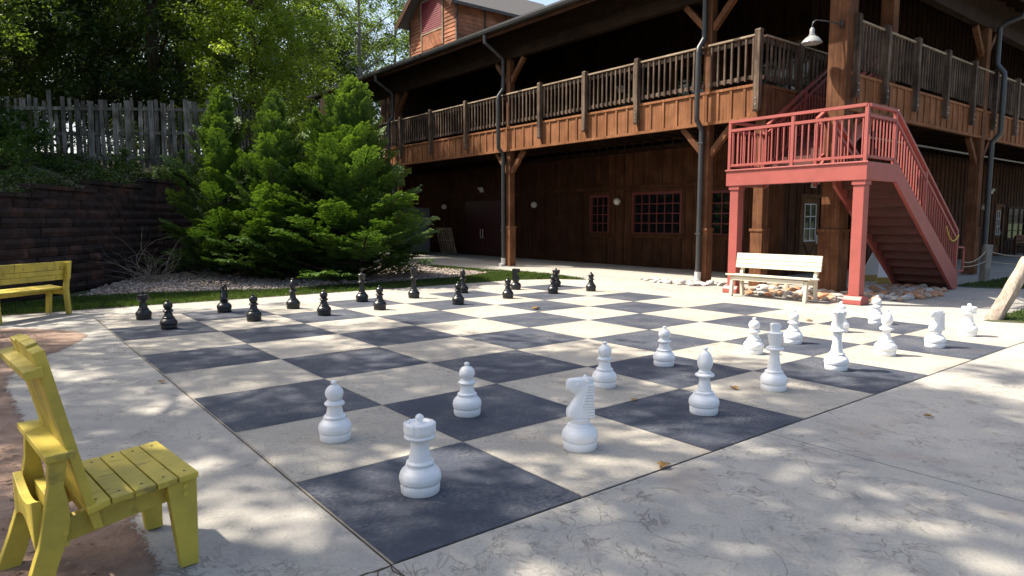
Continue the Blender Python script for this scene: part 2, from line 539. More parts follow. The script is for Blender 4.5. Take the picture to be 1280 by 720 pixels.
SUN_EL = math.radians(54)
SUN_AZ = (-0.63, 0.777)              # horizontal direction towards the sun
w = bpy.data.worlds.new('World')
scene.world = w
w.use_nodes = True
nt = w.node_tree
sky = nt.nodes.new('ShaderNodeTexSky')
sky.sky_type = 'NISHITA'
sky.sun_disc = False
sky.sun_elevation = SUN_EL
sky.sun_rotation = math.atan2(SUN_AZ[0], SUN_AZ[1])
sky.air_density = 1.0
sky.dust_density = 4.0
sky.ozone_density = 1.0
nt.links.new(sky.outputs[0], nt.nodes['Background'].inputs['Color'])
nt.nodes['Background'].inputs['Strength'].default_value = 0.135

sl = bpy.data.lights.new('sun', 'SUN')
sl.energy = 4.9
sl.angle = math.radians(0.55)
sl.color = (1.0, 0.91, 0.775)
so = bpy.data.objects.new('sun', sl)
COL.objects.link(so)
d = Vector((SUN_AZ[0] * math.cos(SUN_EL), SUN_AZ[1] * math.cos(SUN_EL), math.sin(SUN_EL)))
so.rotation_euler = d.to_track_quat('Z', 'Y').to_euler()
so.location = (-10, 10, 30)

scene.view_settings.view_transform = 'Standard'
scene.view_settings.look = 'None'
scene.view_settings.gamma = 1
scene.view_settings.exposure = 1.13
scene.view_settings.use_curve_mapping = False


# ------------------------------------------------------------------ ground
def flat(name, polys, z, mat, kind='structure', sub=None):
    mb = MB()
    for p in polys:
        mb.add([(x, y, z) for x, y in p], [tuple(range(len(p)))])
    o = mb.build(name, mat)
    tag(o, kind=kind)
    return o


flat('ground', [[(-600, -600), (600, -600), (600, 600), (-600, 600)]], -0.03, 'field')

# patio in slabs with open joints between them (the joints show the dirt sheet below)
J = 0.0035


def slab(x0, x1, y0, y1):
    return [(x0 + J, y0 + J), (x1 - J, y0 + J), (x1 - J, y1 - J), (x0 + J, y1 - J)]


slabs = []
xs = [-9, -4.6, 0.0]
for a, b in zip(xs, xs[1:]):
    for c, e in zip([-12, -6, 0.0, 5.6, 11.07], [-6, 0.0, 5.6, 11.07]):
        if c is None:
            continue
        slabs.append(slab(a, b, c, e))
for a, b in zip([0.0, 3.06, 6.4, 10.0, 14.0, 19.0, 26, 36, 60], [3.06, 6.4, 10.0, 14.0, 19.0, 26, 36, 60]):
    for c, e in ((-12, -6), (-6, 0.0)):
        slabs.append(slab(a, b, c, e))
slabs.append(slab(0.0, 9.6, 9.6, 11.07))                           # strip behind the board
slabs.append([(9.6, 0.0 + J), (14.0, 0.0 + J), (14.0, 11.5), (12.3, 12.6), (11.55, 12.2), (11.1, 9.95), (10.6, 10.6), (9.6, 11.06)])
slabs.append([(11.55, 12.2), (12.3, 12.6), (14.0, 11.5), (14.0, 32), (11.0, 32), (11.0, 20), (11.1, 15), (11.45, 13.3)])
for a, b in ((14.0, 19.0), (19.0, 26.0), (26.0, 36.0), (36.0, 60.0)):
    slabs.append(slab(a, b, 0.0, 3.7))
    slabs.append(slab(a, b, 3.7, 12.0))
slabs.append(slab(14.0, 19.0, 12.0, 32.0))
flat('joint_bed', [[(-9.5, -12.5), (60, -12.5), (60, 13), (19, 13), (19, 32), (11.2, 32), (11.3, 13), (9.5, 11.02), (-9.5, 11.02)]], -0.012, 'joint_dirt')
flat('patio', slabs, 0.0, 'stamped_concrete')

# hairline cracks running off the near corner of the board
mb = MB()
for pts in ([(-0.005, -0.005), (-0.07, -0.012), (-0.12, 0.004), (-0.2, -0.004), (-0.3, 0.012)], [(-0.005, -0.008), (-0.02, -0.05), (-0.008, -0.10), (-0.035, -0.17)], [(-0.07, -0.012), (-0.10, -0.06), (-0.15, -0.08)]):
    for a, b in zip(pts, pts[1:]):
        mb.beam((a[0], a[1], 0.001), (b[0], b[1], 0.001), 0.006, 0.003)
o = mb.build('patio_crack', 'joint_dirt')
tag(o, kind='structure')

# the chessboard: 64 painted squares, each a thin plate; hairline seams between
mb = MB()
for i in range(8):
    for j in range(8):
        mb.cur = 0 if (i + j) % 2 == 0 else 1
        e = 0.0035
        x0, x1, y0, y1 = i * S + e, (i + 1) * S - e, j * S + e, (j + 1) * S - e
        if i == 0:
            x0 += 0.014
        if j == 0:
            y0 += 0.006
        mb.add([(x0, y0, 0.002), (x1, y0, 0.002), (x1, y1, 0.002), (x0, y1, 0.002)], [(0, 1, 2, 3)])
o = mb.build('chessboard', ['dark_tile', 'light_tile'])
tag(o, 'giant chessboard of dark blue-grey and cream squares painted on the patio', 'chessboard')
# mortar showing in the hairline seams
flat('board_bed', [[(0.01, 0.01), (9.6, 0.01), (9.6, 9.6), (0.01, 9.6)]], -0.004, 'light_tile')


def in_poly(pts, poly):
    x, y = pts[:, 0], pts[:, 1]
    c = np.zeros(len(pts), bool)
    n = len(poly)
    j = n - 1
    for i in range(n):
        xi, yi = poly[i]
        xj, yj = poly[j]
        m = ((yi > y) != (yj > y)) & (x < (xj - xi) * (y - yi) / (yj - yi + 1e-12) + xi)
        c ^= m
        j = i
    return c


def wobble_poly(pts, step=0.12, amp=0.05, seed=1):
    r = random.Random(seed)
    out = []
    n = len(pts)
    for i in range(n):
        a, b = Vector(pts[i]), Vector(pts[(i + 1) % n])
        L = (b - a).length
        k = max(1, int(L / step))
        if L > 6:
            k = max(1, int(L / 1.0))
        nrm = Vector((-(b - a).y, (b - a).x)).normalized()
        p0, p3 = Vector(pts[i - 1]), Vector(pts[(i + 2) % n])
        for s in range(k):
            t = s / k
            p = 0.5 * (2 * a + (b - p0) * t + (2 * p0 - 5 * a + 4 * b - p3) * t * t + (3 * a - p0 - 3 * b + p3) * t ** 3)
            ph = (p.x + p.y) * 1.0
            wv = math.sin(ph * 11 + seed) * 0.5 + math.sin((p.x - p.y) * 17 + seed * 2) * 0.35 + math.sin(ph * 37 + p.x * 20) * 0.3
            p = p + nrm * (wv + r.gauss(0, 0.18)) * amp
            out.append((p.x, p.y))
    return out


# bare earth spilling over the left edge of the concrete
dirt_pts = [(-1.02, -0.4), (-0.87, 0.55), (-0.84, 1.2), (-0.84, 1.85), (-0.98, 2.4), (-1.16, 3.1), (-1.22, 4.2), (-1.25, 5.4), (-1.05, 6.2), (-0.78, 6.8),
            (-0.45, 7.5), (-0.32, 8.1), (-0.55, 8.75), (-1.1, 9.3), (-1.9, 9.6), (-3.2, 9.4), (-4.2, 8.2), (-7, 7.0), (-7, -3), (-1.5, -2)]


def dirt_sheet():
    """Bare earth: a fine grid whose edge thins out to scattered crumbs (edge distance stored per vertex)."""
    P = np.array(wobble_poly(dirt_pts, 0.05, 0.004, 3))
    st_ = 0.045
    gx, gy = np.arange(-7.0, -0.1, st_), np.arange(-2.2, 9.9, st_)
    X, Y = np.meshgrid(gx, gy, indexing='ij')
    q = np.c_[X.ravel(), Y.ravel()]
    A, B_ = P, np.roll(P, -1, 0)
    dmin = np.full(len(q), 9.0)
    for a, b in zip(A, B_):
        ab = b - a
        t = np.clip(((q - a) @ ab) / (ab @ ab + 1e-9), 0, 1)
        dmin = np.minimum(dmin, np.linalg.norm(q - a - t[:, None] * ab, axis=1))
    sd = np.where(in_poly(q, [tuple(p) for p in P]), dmin, -dmin)
    z = 0.003 + np.clip(sd, 0, 0.6) * 0.02 + 0.004 * np.clip(sd * 5, 0, 1) * (np.sin(q[:, 0] * 9) * np.sin(q[:, 1] * 7.3) + 1)
    nx, ny = len(gx), len(gy)
    idx = np.arange(nx * ny).reshape(nx, ny)
    F = np.stack([idx[:-1, :-1], idx[1:, :-1], idx[1:, 1:], idx[:-1, 1:]], -1).reshape(-1, 4)
    F = F[(sd[F] > -0.2).any(1)]
    o = np_mesh('dirt_patch', np.c_[q, z], F, 'dirt')
    at = o.data.attributes.new('edge', 'FLOAT', 'POINT')
    at.data.foreach_set('value', sd.astype(np.float32))
    tag(o, kind='structure')
    m = MATS['dirt']
    nt = m.node_tree
    an = nt.nodes.new('ShaderNodeAttribute')
    an.attribute_name = 'edge'
    v = mapping(nt, (1, 1, 1), rnd=False)
    n1, n2 = noise(nt, v, 5, 6, 0.7), noise(nt, v, 55, 3, 0.6)
    k = math_n(nt, 'ADD', math_n(nt, 'MULTIPLY', an.outputs['Fac'], 4.2), math_n(nt, 'ADD', math_n(nt, 'MULTIPLY', n1, 1.1), math_n(nt, 'MULTIPLY', n2, 0.9)))
    al = ramp(nt, k, [(0.98, (0, 0, 0)), (1.0, (1, 1, 1))])
    for e, p_ in zip(al.node.color_ramp.elements, (0.92, 1.0)):
        e.position = p_
    nt.links.new(al, nt.nodes['Principled BSDF'].inputs['Alpha'])


dirt_sheet()

# grass beds and gravel bed (soil sheets; blades and stones follow)
GR1 = [(-1.4, 11.08), (0.06, 11.08), (4.2, 11.08), (9.2, 11.08), (10.4, 10.85), (11.08, 10.0), (11.5, 12.0), (11.4, 13.3), (10.3, 13.2), (8.6, 12.55), (7.0, 12.35), (3.6, 12.45), (1.6, 13.2), (0.2, 13.4), (-1.4, 12.6)]
GR2 = [(11.35, 13.4), (11.05, 15.0), (10.95, 17.2), (10.3, 17.6), (9.9, 15.6), (10.4, 14.0)]
GR3 = [(10.93, 0.42), (11.2, 0.97), (12.6, 0.98), (15.0, 0.7), (17.5, -0.4), (17.5, -4.5), (14.2, -4.0)]
GR4 = [(16.7, 3.34), (19.5, 3.3), (26, 3.3), (40, 3.3), (40, 1.2), (26, 1.75), (19, 1.98), (17.1, 2.1)]
GRAV = [(0.15, 13.45), (1.6, 13.25), (3.6, 12.5), (7.0, 12.4), (8.6, 12.6), (10.3, 13.25), (10.35, 14.0), (9.85, 15.6), (10.25, 17.7), (10.6, 21), (8.0, 22.6), (3.6, 18.4), (1.7, 16.7), (0.6, 14.8)]
soil = flat('lawn_soil', [wobble_poly(p, 0.15, 0.02, 5) for p in (GR1, GR2, GR3, GR4)], 0.004, 'soil')
flat('gravel_soil', [GRAV], 0.008, 'gravel_bed')


def scatter(poly, n, rng):
    p = np.array(poly)
    lo, hi = p.min(0), p.max(0)
    out = np.zeros((0, 2))
    while len(out) < n:
        q = rng.uniform(lo, hi, (n * 2, 2))
        out = np.vstack([out, q[in_poly(q, poly)]])
    return out[:n]


def grass(name, specs, label):
    V = []
    for poly, n, hgt in specs:
        q = scatter(poly, n, RNG)
        # blades come in tufts
        q = q + RNG.normal(0, 0.025, q.shape)
        h = hgt * RNG.uniform(0.45, 1.25, n)
        a = RNG.uniform(0, 2 * PI, n)
        wd = RNG.uniform(0.004, 0.009, n)
        lean = RNG.normal(0, 0.4, (n, 2)) * h[:, None]
        b = np.c_[q, np.full(n, 0.002)]
        s = np.c_[np.cos(a) * wd, np.sin(a) * wd, np.zeros(n)]
        m = b + np.c_[lean * 0.35, h * 0.6]
        t = b + np.c_[lean, h]
        V.append(np.stack([b - s, b + s, m + s * 0.7, t, m - s * 0.7], 1).reshape(-1, 3))
    V = np.vstack(V)
    F = np.arange(len(V)).reshape(-1, 5)
    o = np_mesh(name, V, F, 'grass_blade')
    tag(o, label, 'grass', kind='stuff')


grass('grass', [(GR1, 42000, 0.055), (GR2, 6000, 0.05)], 'short green grass strip between the chessboard and the gravel bed')
grass('grass', [(GR3, 26000, 0.055), (GR4, 26000, 0.06)], 'bright green lawn grass beside the leaning log post on the right')


def litter():
    rng = np.random.default_rng(5)
    q = scatter([(-1.9, -0.2), (-0.95, 0.5), (-0.95, 1.9), (-1.35, 3.2), (-1.4, 5.4), (-1.1, 6.4), (-0.7, 7.6), (-0.8, 8.5), (-1.6, 9.3), (-3, 8.5), (-3, 0)], 1500, rng)
    n = len(q)
    L = rng.uniform(0.008, 0.03, n)
    a = rng.uniform(0, 2 * PI, n)
    dx, dy = np.cos(a) * L, np.sin(a) * L
    w_ = rng.uniform(0.25, 0.6, n)
    z = 0.020 + rng.uniform(0, 0.012, n)
    t1, t2 = rng.uniform(-0.006, 0.010, (2, n))
    V = np.stack([np.c_[q[:, 0] - dx, q[:, 1] - dy, z], np.c_[q[:, 0] + dy * w_, q[:, 1] - dx * w_, z + t1],
                  np.c_[q[:, 0] + dx, q[:, 1] + dy, z + t2], np.c_[q[:, 0] - dy * w_, q[:, 1] + dx * w_, z + t1 * 0.5]], 1).reshape(-1, 3)
    o = np_mesh('leaf_litter', V, np.arange(len(V)).reshape(-1, 4), 'litter')
    tag(o, 'bark crumbs and dry leaf litter scattered over the bare earth at the left', 'leaf litter', kind='stuff')


litter()


def ico(sub=1):
    bm = bmesh.new()
    bmesh.ops.create_icosphere(bm, subdivisions=sub, radius=1)
    v = np.array([x.co[:] for x in bm.verts])
    f = np.array([[q.index for q in p.verts] for p in bm.faces])
    bm.free()
    return v, f


def gravel(poly, n):
    v0, f0 = ico(1)
    k = len(v0)
    q = scatter(poly, n, RNG)
    cam_xy = np.array([-1.36, -2.59])
    V = np.zeros((n, k, 3))
    for ax in range(3):
        V[:, :, ax] = v0[None, :, ax]
    V *= 1 + RNG.normal(0, 0.16, (n, k, 1))
    V *= RNG.uniform(0.6, 1.2, (n, 1, 3)) * np.array([1, 1, 0.65])
    a = RNG.uniform(0, 2 * PI, n)
    ca, sa = np.cos(a)[:, None], np.sin(a)[:, None]
    X = V[:, :, 0] * ca - V[:, :, 1] * sa
    Y = V[:, :, 0] * sa + V[:, :, 1] * ca
    r = RNG.uniform(0.016, 0.036, n)[:, None]
    hz = 0.012 + 0.10 * np.clip((q[:, 1] - 12.6) / 4, 0, 1) * RNG.uniform(0.6, 1, n)
    V = np.stack([X * r + q[:, 0:1], Y * r + q[:, 1:2], V[:, :, 2] * r + hz[:, None]], 2)
    F = (f0[None] + (np.arange(n) * k)[:, None, None]).reshape(-1, 3)
    o = np_mesh('gravel', V.reshape(-1, 3), F, 'gravel_stone')
    tag(o, 'pale brown pea gravel bed in front of the cypress shrubs', 'gravel', kind='stuff')


gravel(GRAV, 15000)


# ------------------------------------------------------------------ chess pieces
def smooth_prof(pts, n=5):
    """Catmull-Rom through profile points; repeated points make a crease."""
    out = []
    for i in range(len(pts) - 1):
        p0 = pts[max(i - 1, 0)]
        p1, p2 = pts[i], pts[i + 1]
        p3 = pts[min(i + 2, len(pts) - 1)]
        for s in range(n):
            t = s / n
            out.append(tuple(0.5 * ((2 * p1[k]) + (-p0[k] + p2[k]) * t + (2 * p0[k] - 5 * p1[k] + 4 * p2[k] - p3[k]) * t * t + (-p0[k] + 3 * p1[k] - 3 * p2[k] + p3[k]) * t ** 3) for k in (0, 1)))
    out.append(pts[-1])
    return out


def ball(r, zc, rz=None, n=12, a0=-80, a1=88):
    rz = rz or r
    return [(max(0.001, r * math.cos(math.radians(a0 + (a1 - a0) * i / n))), zc + rz * math.sin(math.radians(a0 + (a1 - a0) * i / n))) for i in range(n + 1)]


def base_profile(r=0.119):
    return [(r * 0.90, 0.0), (r * 0.93, 0.004), (r * 0.945, 0.049), (r * 0.93, 0.0535), (r * 0.885, 0.0545), (r * 0.885, 0.060)] + \
        smooth_prof([(r * 0.95, 0.0605), (r * 0.985, 0.068), (r * 1.0, 0.080), (r * 1.0, 0.098), (r * 0.93, 0.122), (r * 0.80, 0.140), (r * 0.715, 0.150)], 4) + \
        [(r * 0.70, 0.158)]


def ring(r, z, t, n=6):
    """A rounded collar of radius r at height z, thickness t, with inner radius about r-t."""
    return [(r - t / 2 + t / 2 * math.cos(math.radians(-85 + 170 * i / n)), z + t / 2 * math.sin(math.radians(-85 + 170 * i / n))) for i in range(n + 1)]


def piece(kind, mat):
    root = empty('chess_' + kind)
    P = []

    def lat(name, prof, seg=40):
        P.append(MB().lathe(prof, seg).build(name, mat, root, False, 42))
    lat('base', base_profile(0.116 if kind == 'pawn' else 0.119))
    if kind == 'pawn':
        lat('stem', [(0.079, 0.156)] + ring(0.080, 0.168, 0.022) + [(0.064, 0.181)] + smooth_prof([(0.063, 0.183), (0.056, 0.21), (0.050, 0.238), (0.050, 0.247)]))
        lat('collar', [(0.046, 0.245), (0.058, 0.250)] + ring(0.072, 0.263, 0.024) + [(0.060, 0.277), (0.055, 0.286), (0.040, 0.288)])
        lat('head', ball(0.064, 0.338, 0.062, 16, -62, 76))
        lat('finial', [(0.013, 0.394), (0.013, 0.404)] + ball(0.022, 0.415, 0.016, 8, -70, 85))
    elif kind == 'rook':
        lat('stem', [(0.079, 0.156)] + ring(0.080, 0.170, 0.022) + [(0.066, 0.184)] + smooth_prof([(0.065, 0.186), (0.058, 0.225), (0.052, 0.262), (0.053, 0.296), (0.066, 0.310)]))
        lat('collar', [(0.062, 0.306), (0.078, 0.311)] + ring(0.090, 0.323, 0.020) + [(0.082, 0.334)])
        mb = MB()
        prof = [(0.080, 0.333), (0.086, 0.337), (0.088, 0.352), (0.088, 0.395), (0.082, 0.403), (0.062, 0.404), (0.055, 0.396), (0.03, 0.398), (0.004, 0.402)]
        mb.lathe(prof, 40)
        for k in range(6):                                    # shallow blocks of the battlement round the drum
            a0 = k * PI / 3
            vs = []
            for q_ in range(7):
                a = a0 + (q_ - 3) / 3 * 0.38
                for rr2, zz in ((0.0875, 0.348), (0.0915, 0.350), (0.0915, 0.400), (0.080, 0.4065)):
                    vs.append((rr2 * math.cos(a), rr2 * math.sin(a), zz))
            fs = [(q_ * 4 + c_, q_ * 4 + c_ + 1, q_ * 4 + c_ + 5, q_ * 4 + c_ + 4) for q_ in range(6) for c_ in range(3)] + [(0, 1, 2, 3), (24, 25, 26, 27)]
            mb.add(vs, fs)
        P.append(mb.build('head', mat, root, False, 40, 0.003))
        lat('finial', [(0.018, 0.398), (0.016, 0.412)] + ball(0.024, 0.430, 0.020, 8, -60, 85))
    elif kind == 'bishop':
        lat('stem', [(0.079, 0.156)] + ring(0.078, 0.166, 0.022) + [(0.058, 0.180)] + smooth_prof([(0.058, 0.182), (0.050, 0.22), (0.042, 0.265), (0.044, 0.292)]))
        lat('collar', [(0.044, 0.290), (0.056, 0.294)] + ring(0.076, 0.308, 0.028) + [(0.056, 0.324)] + ring(0.052, 0.335, 0.014) + [(0.036, 0.345)])
        prof = smooth_prof([(0.036, 0.342), (0.055, 0.375), (0.061, 0.410), (0.054, 0.450), (0.036, 0.486), (0.014, 0.506)], 6)
        lat('head', prof)
        lat('finial', [(0.010, 0.504), (0.010, 0.512)] + ball(0.021, 0.523, 0.013, 8, -70, 85))
    elif kind in ('king', 'queen'):
        q = kind == 'queen'
        z1 = 0.40 if q else 0.365
        lat('stem', [(0.079, 0.156)] + ring(0.079, 0.168, 0.022) + [(0.062, 0.182)] + smooth_prof([(0.061, 0.184), (0.052, 0.24), (0.043, 0.32), (0.042, z1 - 0.005)]))
        lat('collar', [(0.042, z1 - 0.01), (0.058, z1 - 0.004)] + ring(0.080, z1 + 0.012, 0.030) + [(0.056, z1 + 0.03)] + ring(0.052, z1 + 0.038, 0.016) + [(0.044, z1 + 0.047)])
        if q:
            mb = MB()
            mb.lathe(smooth_prof([(0.042, z1 + 0.045), (0.052, z1 + 0.09), (0.068, z1 + 0.16), (0.080, z1 + 0.205)]) + [(0.078, z1 + 0.212), (0.060, z1 + 0.206), (0.03, z1 + 0.222), (0.004, z1 + 0.226)], 40)
            for k in range(9):
                a = k * 2 * PI / 9
                ca, sa = math.cos(a), math.sin(a)
                mb.beam((0.068 * ca, 0.068 * sa, z1 + 0.214), (0.082 * ca, 0.082 * sa, z1 + 0.216), 0.034, 0.022)
            P.append(mb.build('crown', mat, root, False, 40, 0.003))
            lat('finial', [(0.014, z1 + 0.222), (0.014, z1 + 0.232)] + ball(0.022, z1 + 0.246, 0.018, 8, -70, 85))
        else:
            lat('crown', smooth_prof([(0.046, z1 + 0.045), (0.056, z1 + 0.08), (0.066, z1 + 0.135), (0.071, z1 + 0.152)]) + [(0.073, z1 + 0.158), (0.068, z1 + 0.164), (0.040, z1 + 0.172), (0.036, z1 + 0.174)])
    elif kind == 'knight':
        lat('stem', [(0.079, 0.156), (0.072, 0.160), (0.060, 0.168), (0.062, 0.182), (0.072, 0.195), (0.074, 0.201), (0.06, 0.206)])
        # neck and head: ellipse sections lofted along the neck, then along the head
        def loft(secs, name, seg=18):
            m = MB()
            vs, fs = [], []
            for (cx, cz, a, b, tilt) in secs:                  # a: half length in the xz plane, b: half thickness in y
                for k in range(seg):
                    t = 2 * PI * k / seg
                    u, wv = a * math.cos(t), b * math.sin(t)
                    vs.append((cx + u * math.cos(tilt), wv, cz + u * math.sin(tilt)))
            for i in range(len(secs) - 1):
                for k in range(seg):
                    k2 = (k + 1) % seg
                    fs.append((i * seg + k, i * seg + k2, (i + 1) * seg + k2, (i + 1) * seg + k))
            fs.append(tuple(range(seg - 1, -1, -1)))
            fs.append(tuple((len(secs) - 1) * seg + k for k in range(seg)))
            m.add(vs, fs)
            P.append(m.build(name, mat, root, False, 50))
        def slab_loft(rows, name):
            # horizontal superellipse slices: (z, x front, x back, half thickness front, half thickness back)
            m = MB()
            vs, fs = [], []
            sg_ = 28
            for z, xf, xb, tf, tb in rows:
                cx, hx = (xf + xb) / 2, (xf - xb) / 2
                for k in range(sg_):
                    t = 2 * PI * k / sg_
                    c_, s_ = math.cos(t), math.sin(t)
                    th = tb + (tf - tb) * (c_ + 1) / 2
                    vs.append((cx + hx * math.copysign(abs(c_) ** 0.75, c_), th * math.copysign(abs(s_) ** 0.75, s_), z))
            for i in range(len(rows) - 1):
                for k in range(sg_):
                    k2 = (k + 1) % sg_
                    fs.append((i * sg_ + k, i * sg_ + k2, (i + 1) * sg_ + k2, (i + 1) * sg_ + k))
            fs.append(tuple(range(sg_ - 1, -1, -1)))
            fs.append(tuple((len(rows) - 1) * sg_ + k for k in range(sg_)))
            m.add(vs, fs)
            P.append(m.build(name, mat, root, False, 45))
        slab_loft([(0.200, 0.066, -0.070, 0.055, 0.055), (0.212, 0.088, -0.082, 0.060, 0.062), (0.235, 0.094, -0.090, 0.060, 0.064), (0.266, 0.090, -0.082, 0.052, 0.060),
                   (0.300, 0.062, -0.078, 0.044, 0.054), (0.342, 0.034, -0.078, 0.038, 0.050), (0.380, 0.036, -0.080, 0.036, 0.048), (0.420, 0.03, -0.082, 0.034, 0.046), (0.445, 0.02, -0.08, 0.03, 0.04)], 'neck')
        slab_loft([(0.368, 0.052, -0.03, 0.020, 0.036), (0.380, 0.070, -0.05, 0.026, 0.040), (0.396, 0.092, -0.06, 0.029, 0.043), (0.418, 0.099, -0.08, 0.029, 0.047), (0.440, 0.098, -0.086, 0.027, 0.048), (0.456, 0.092, -0.088, 0.024, 0.046), (0.466, 0.080, -0.086, 0.018, 0.042), (0.470, 0.05, -0.08, 0.012, 0.034)], 'head')
        m = MB()
        for k in range(12):                                   # stepped mane down the back and sides
            z = 0.214 + k * 0.0185
            xb = -0.086 + 0.006 * math.sin(k / 11 * PI)
            wd = 0.124 - 0.0020 * k
            xf = 0.012 - 0.0042 * k
            m.box(xb, xf, -wd / 2, wd / 2, z, z + 0.0160)
        P.append(m.build('mane', mat, root, False, None, 0.0025))
        for sgn in (-1, 1):
            m = MB()
            m.tube([(-0.045, 0.028 * sgn, 0.456), (-0.040, 0.031 * sgn, 0.470), (-0.034, 0.031 * sgn, 0.480)], [0.020, 0.016, 0.006], 10)
            P.append(m.build('ear', mat, root, False, 50))
            m = MB()
            m.tube([(0.022, 0.030 * sgn, 0.432), (0.020, 0.040 * sgn, 0.434)], [0.013, 0.009], 12)
            P.append(m.build('eye', mat, root, False, 50))
    return root


LEFT = math.atan2(0.62, -0.785)
PIECES = {}


def put(kind, color, x, y, label, rz=0.0, sc=1.0):
    key = (kind, color)
    if key not in PIECES:
        PIECES[key] = piece(kind, color + '_plastic')
        o = PIECES[key]
    else:
        o = copy_tree(PIECES[key])
    o.location = (x, y, 0.002)
    o.rotation_euler = (0, 0, rz)
    o.scale = (sc, sc, sc)
    tag(o, label, 'chess piece', 'giant %s chess pieces' % color)
    return o


put('rook', 'white', 0.53, 0.64, 'white giant rook on the dark corner square nearest the camera', 0.3)
put('knight', 'white', 1.76, 0.61, 'white giant knight with ridged mane, between the nearest white rook and the white bishop', LEFT + 0.15, 1.03)
put('bishop', 'white', 3.13, 0.60, 'white giant bishop on the large dark square between knight and flat-topped king')
KING = put('king', 'white', 4.26, 0.66, 'white giant king with a square block on top, standing in shade')
put('queen', 'white', 5.54, 0.71, 'tallest white giant piece, a queen with a toothed crown, on a dark square', 0.2, 0.99)
put('bishop', 'white', 6.74, 0.73, 'sunlit white giant bishop right behind the toothed-crown queen', 0, 0.99)
put('knight', 'white', 7.73, 0.57, 'sunlit white giant knight in front of the leaning log post', LEFT + 0.35, 0.97)
put('rook', 'white', 8.98, 0.62, 'sunlit white giant rook farthest right, nearest the leaning log post', 0.1, 0.97)
for n, (x, y, lb) in enumerate([
        (0.53, 1.81, 'leftmost white giant pawn, standing behind the nearest white rook'),
        (1.61, 1.74, 'white giant pawn in the middle of a dark square, second white pawn from the left'),
        (3.13, 1.70, 'white giant pawn partly hidden just right of the nearest white knight head'),
        (4.30, 1.95, 'white giant pawn on a dark square well forward of the block-topped king'),
        (5.63, 1.72, 'white giant pawn just left of the block-topped white king head'),
        (6.63, 1.79, 'sunlit white giant pawn between the block-topped king and the toothed-crown queen'),
        (7.96, 1.84, 'white giant pawn mostly hidden behind the toothed-crown queen'),
        (9.12, 1.86, 'farthest white giant pawn, on a dark square by the red post base')]):
    put('pawn', 'white', x, y, lb, n * 0.7, 0.985)
put('rook', 'black', 0.59, 9.17, 'black giant rook at the far left corner of the board', 0.2, 0.97)
put('knight', 'black', 1.82, 9.27, 'black giant knight facing the camera near the far left corner', -1.9, 1.0)
put('bishop', 'black', 2.90, 9.00, 'black giant bishop standing left of the black king')
BK = put('king', 'black', 4.31, 9.20, 'tall black giant king with a cross on top', 0.3, 1.0)
put('queen', 'black', 5.39, 9.11, 'black giant queen with toothed crown, right of the black king', 0.2, 0.985)
put('bishop', 'black', 6.70, 9.30, 'black giant bishop hidden behind a pawn, right of the black queen')
put('knight', 'black', 8.03, 9.15, 'black giant knight with its head turned right, by the far post', LEFT + PI, 1.0)
put('rook', 'black', 9.20, 9.10, 'black giant rook half hidden behind a pawn at the far right of the black side', 0.1, 0.97)
for n, (x, y, lb) in enumerate([
        (0.69, 7.90, 'leftmost black giant pawn, on a dark square in front of the far left rook'),
        (1.89, 7.93, 'black giant pawn just right of the black knight that faces the camera'),
        (2.99, 7.86, 'black giant pawn in front of the left black bishop, third from the left'),
        (4.03, 7.93, 'black giant pawn between the black king and the black queen'),
        (5.51, 7.70, 'black giant pawn directly in front of the hidden black bishop'),
        (6.83, 7.90, 'black giant pawn in front of the black knight turned right'),
        (8.13, 8.01, 'black giant pawn in front of the far right black rook'),
        (9.11, 7.86, 'rightmost black giant pawn, standing alone on the light squares')]):
    put('pawn', 'black', x, y, lb, n * 0.5, 0.985)
m = MB()
m.prism([(-0.036, 0.535), (0.036, 0.535), (0.046, 0.600), (0.030, 0.612), (-0.030, 0.612), (-0.046, 0.600)], 'y', -0.028, 0.028)
m.build('finial', 'white_plastic', KING, False, None, 0.006).rotation_euler = (0, 0, LEFT)
m = MB()
m.lathe([(0.03, 0.535), (0.02, 0.548), (0.016, 0.560)], 20)
m.box(-0.010, 0.010, -0.010, 0.010, 0.555, 0.640)
m.box(-0.032, 0.032, -0.0098, 0.0098, 0.592, 0.614)
m.build('finial', 'black_plastic', BK, False, None, 0.003).rotation_euler = (0, 0, LEFT - 0.3)


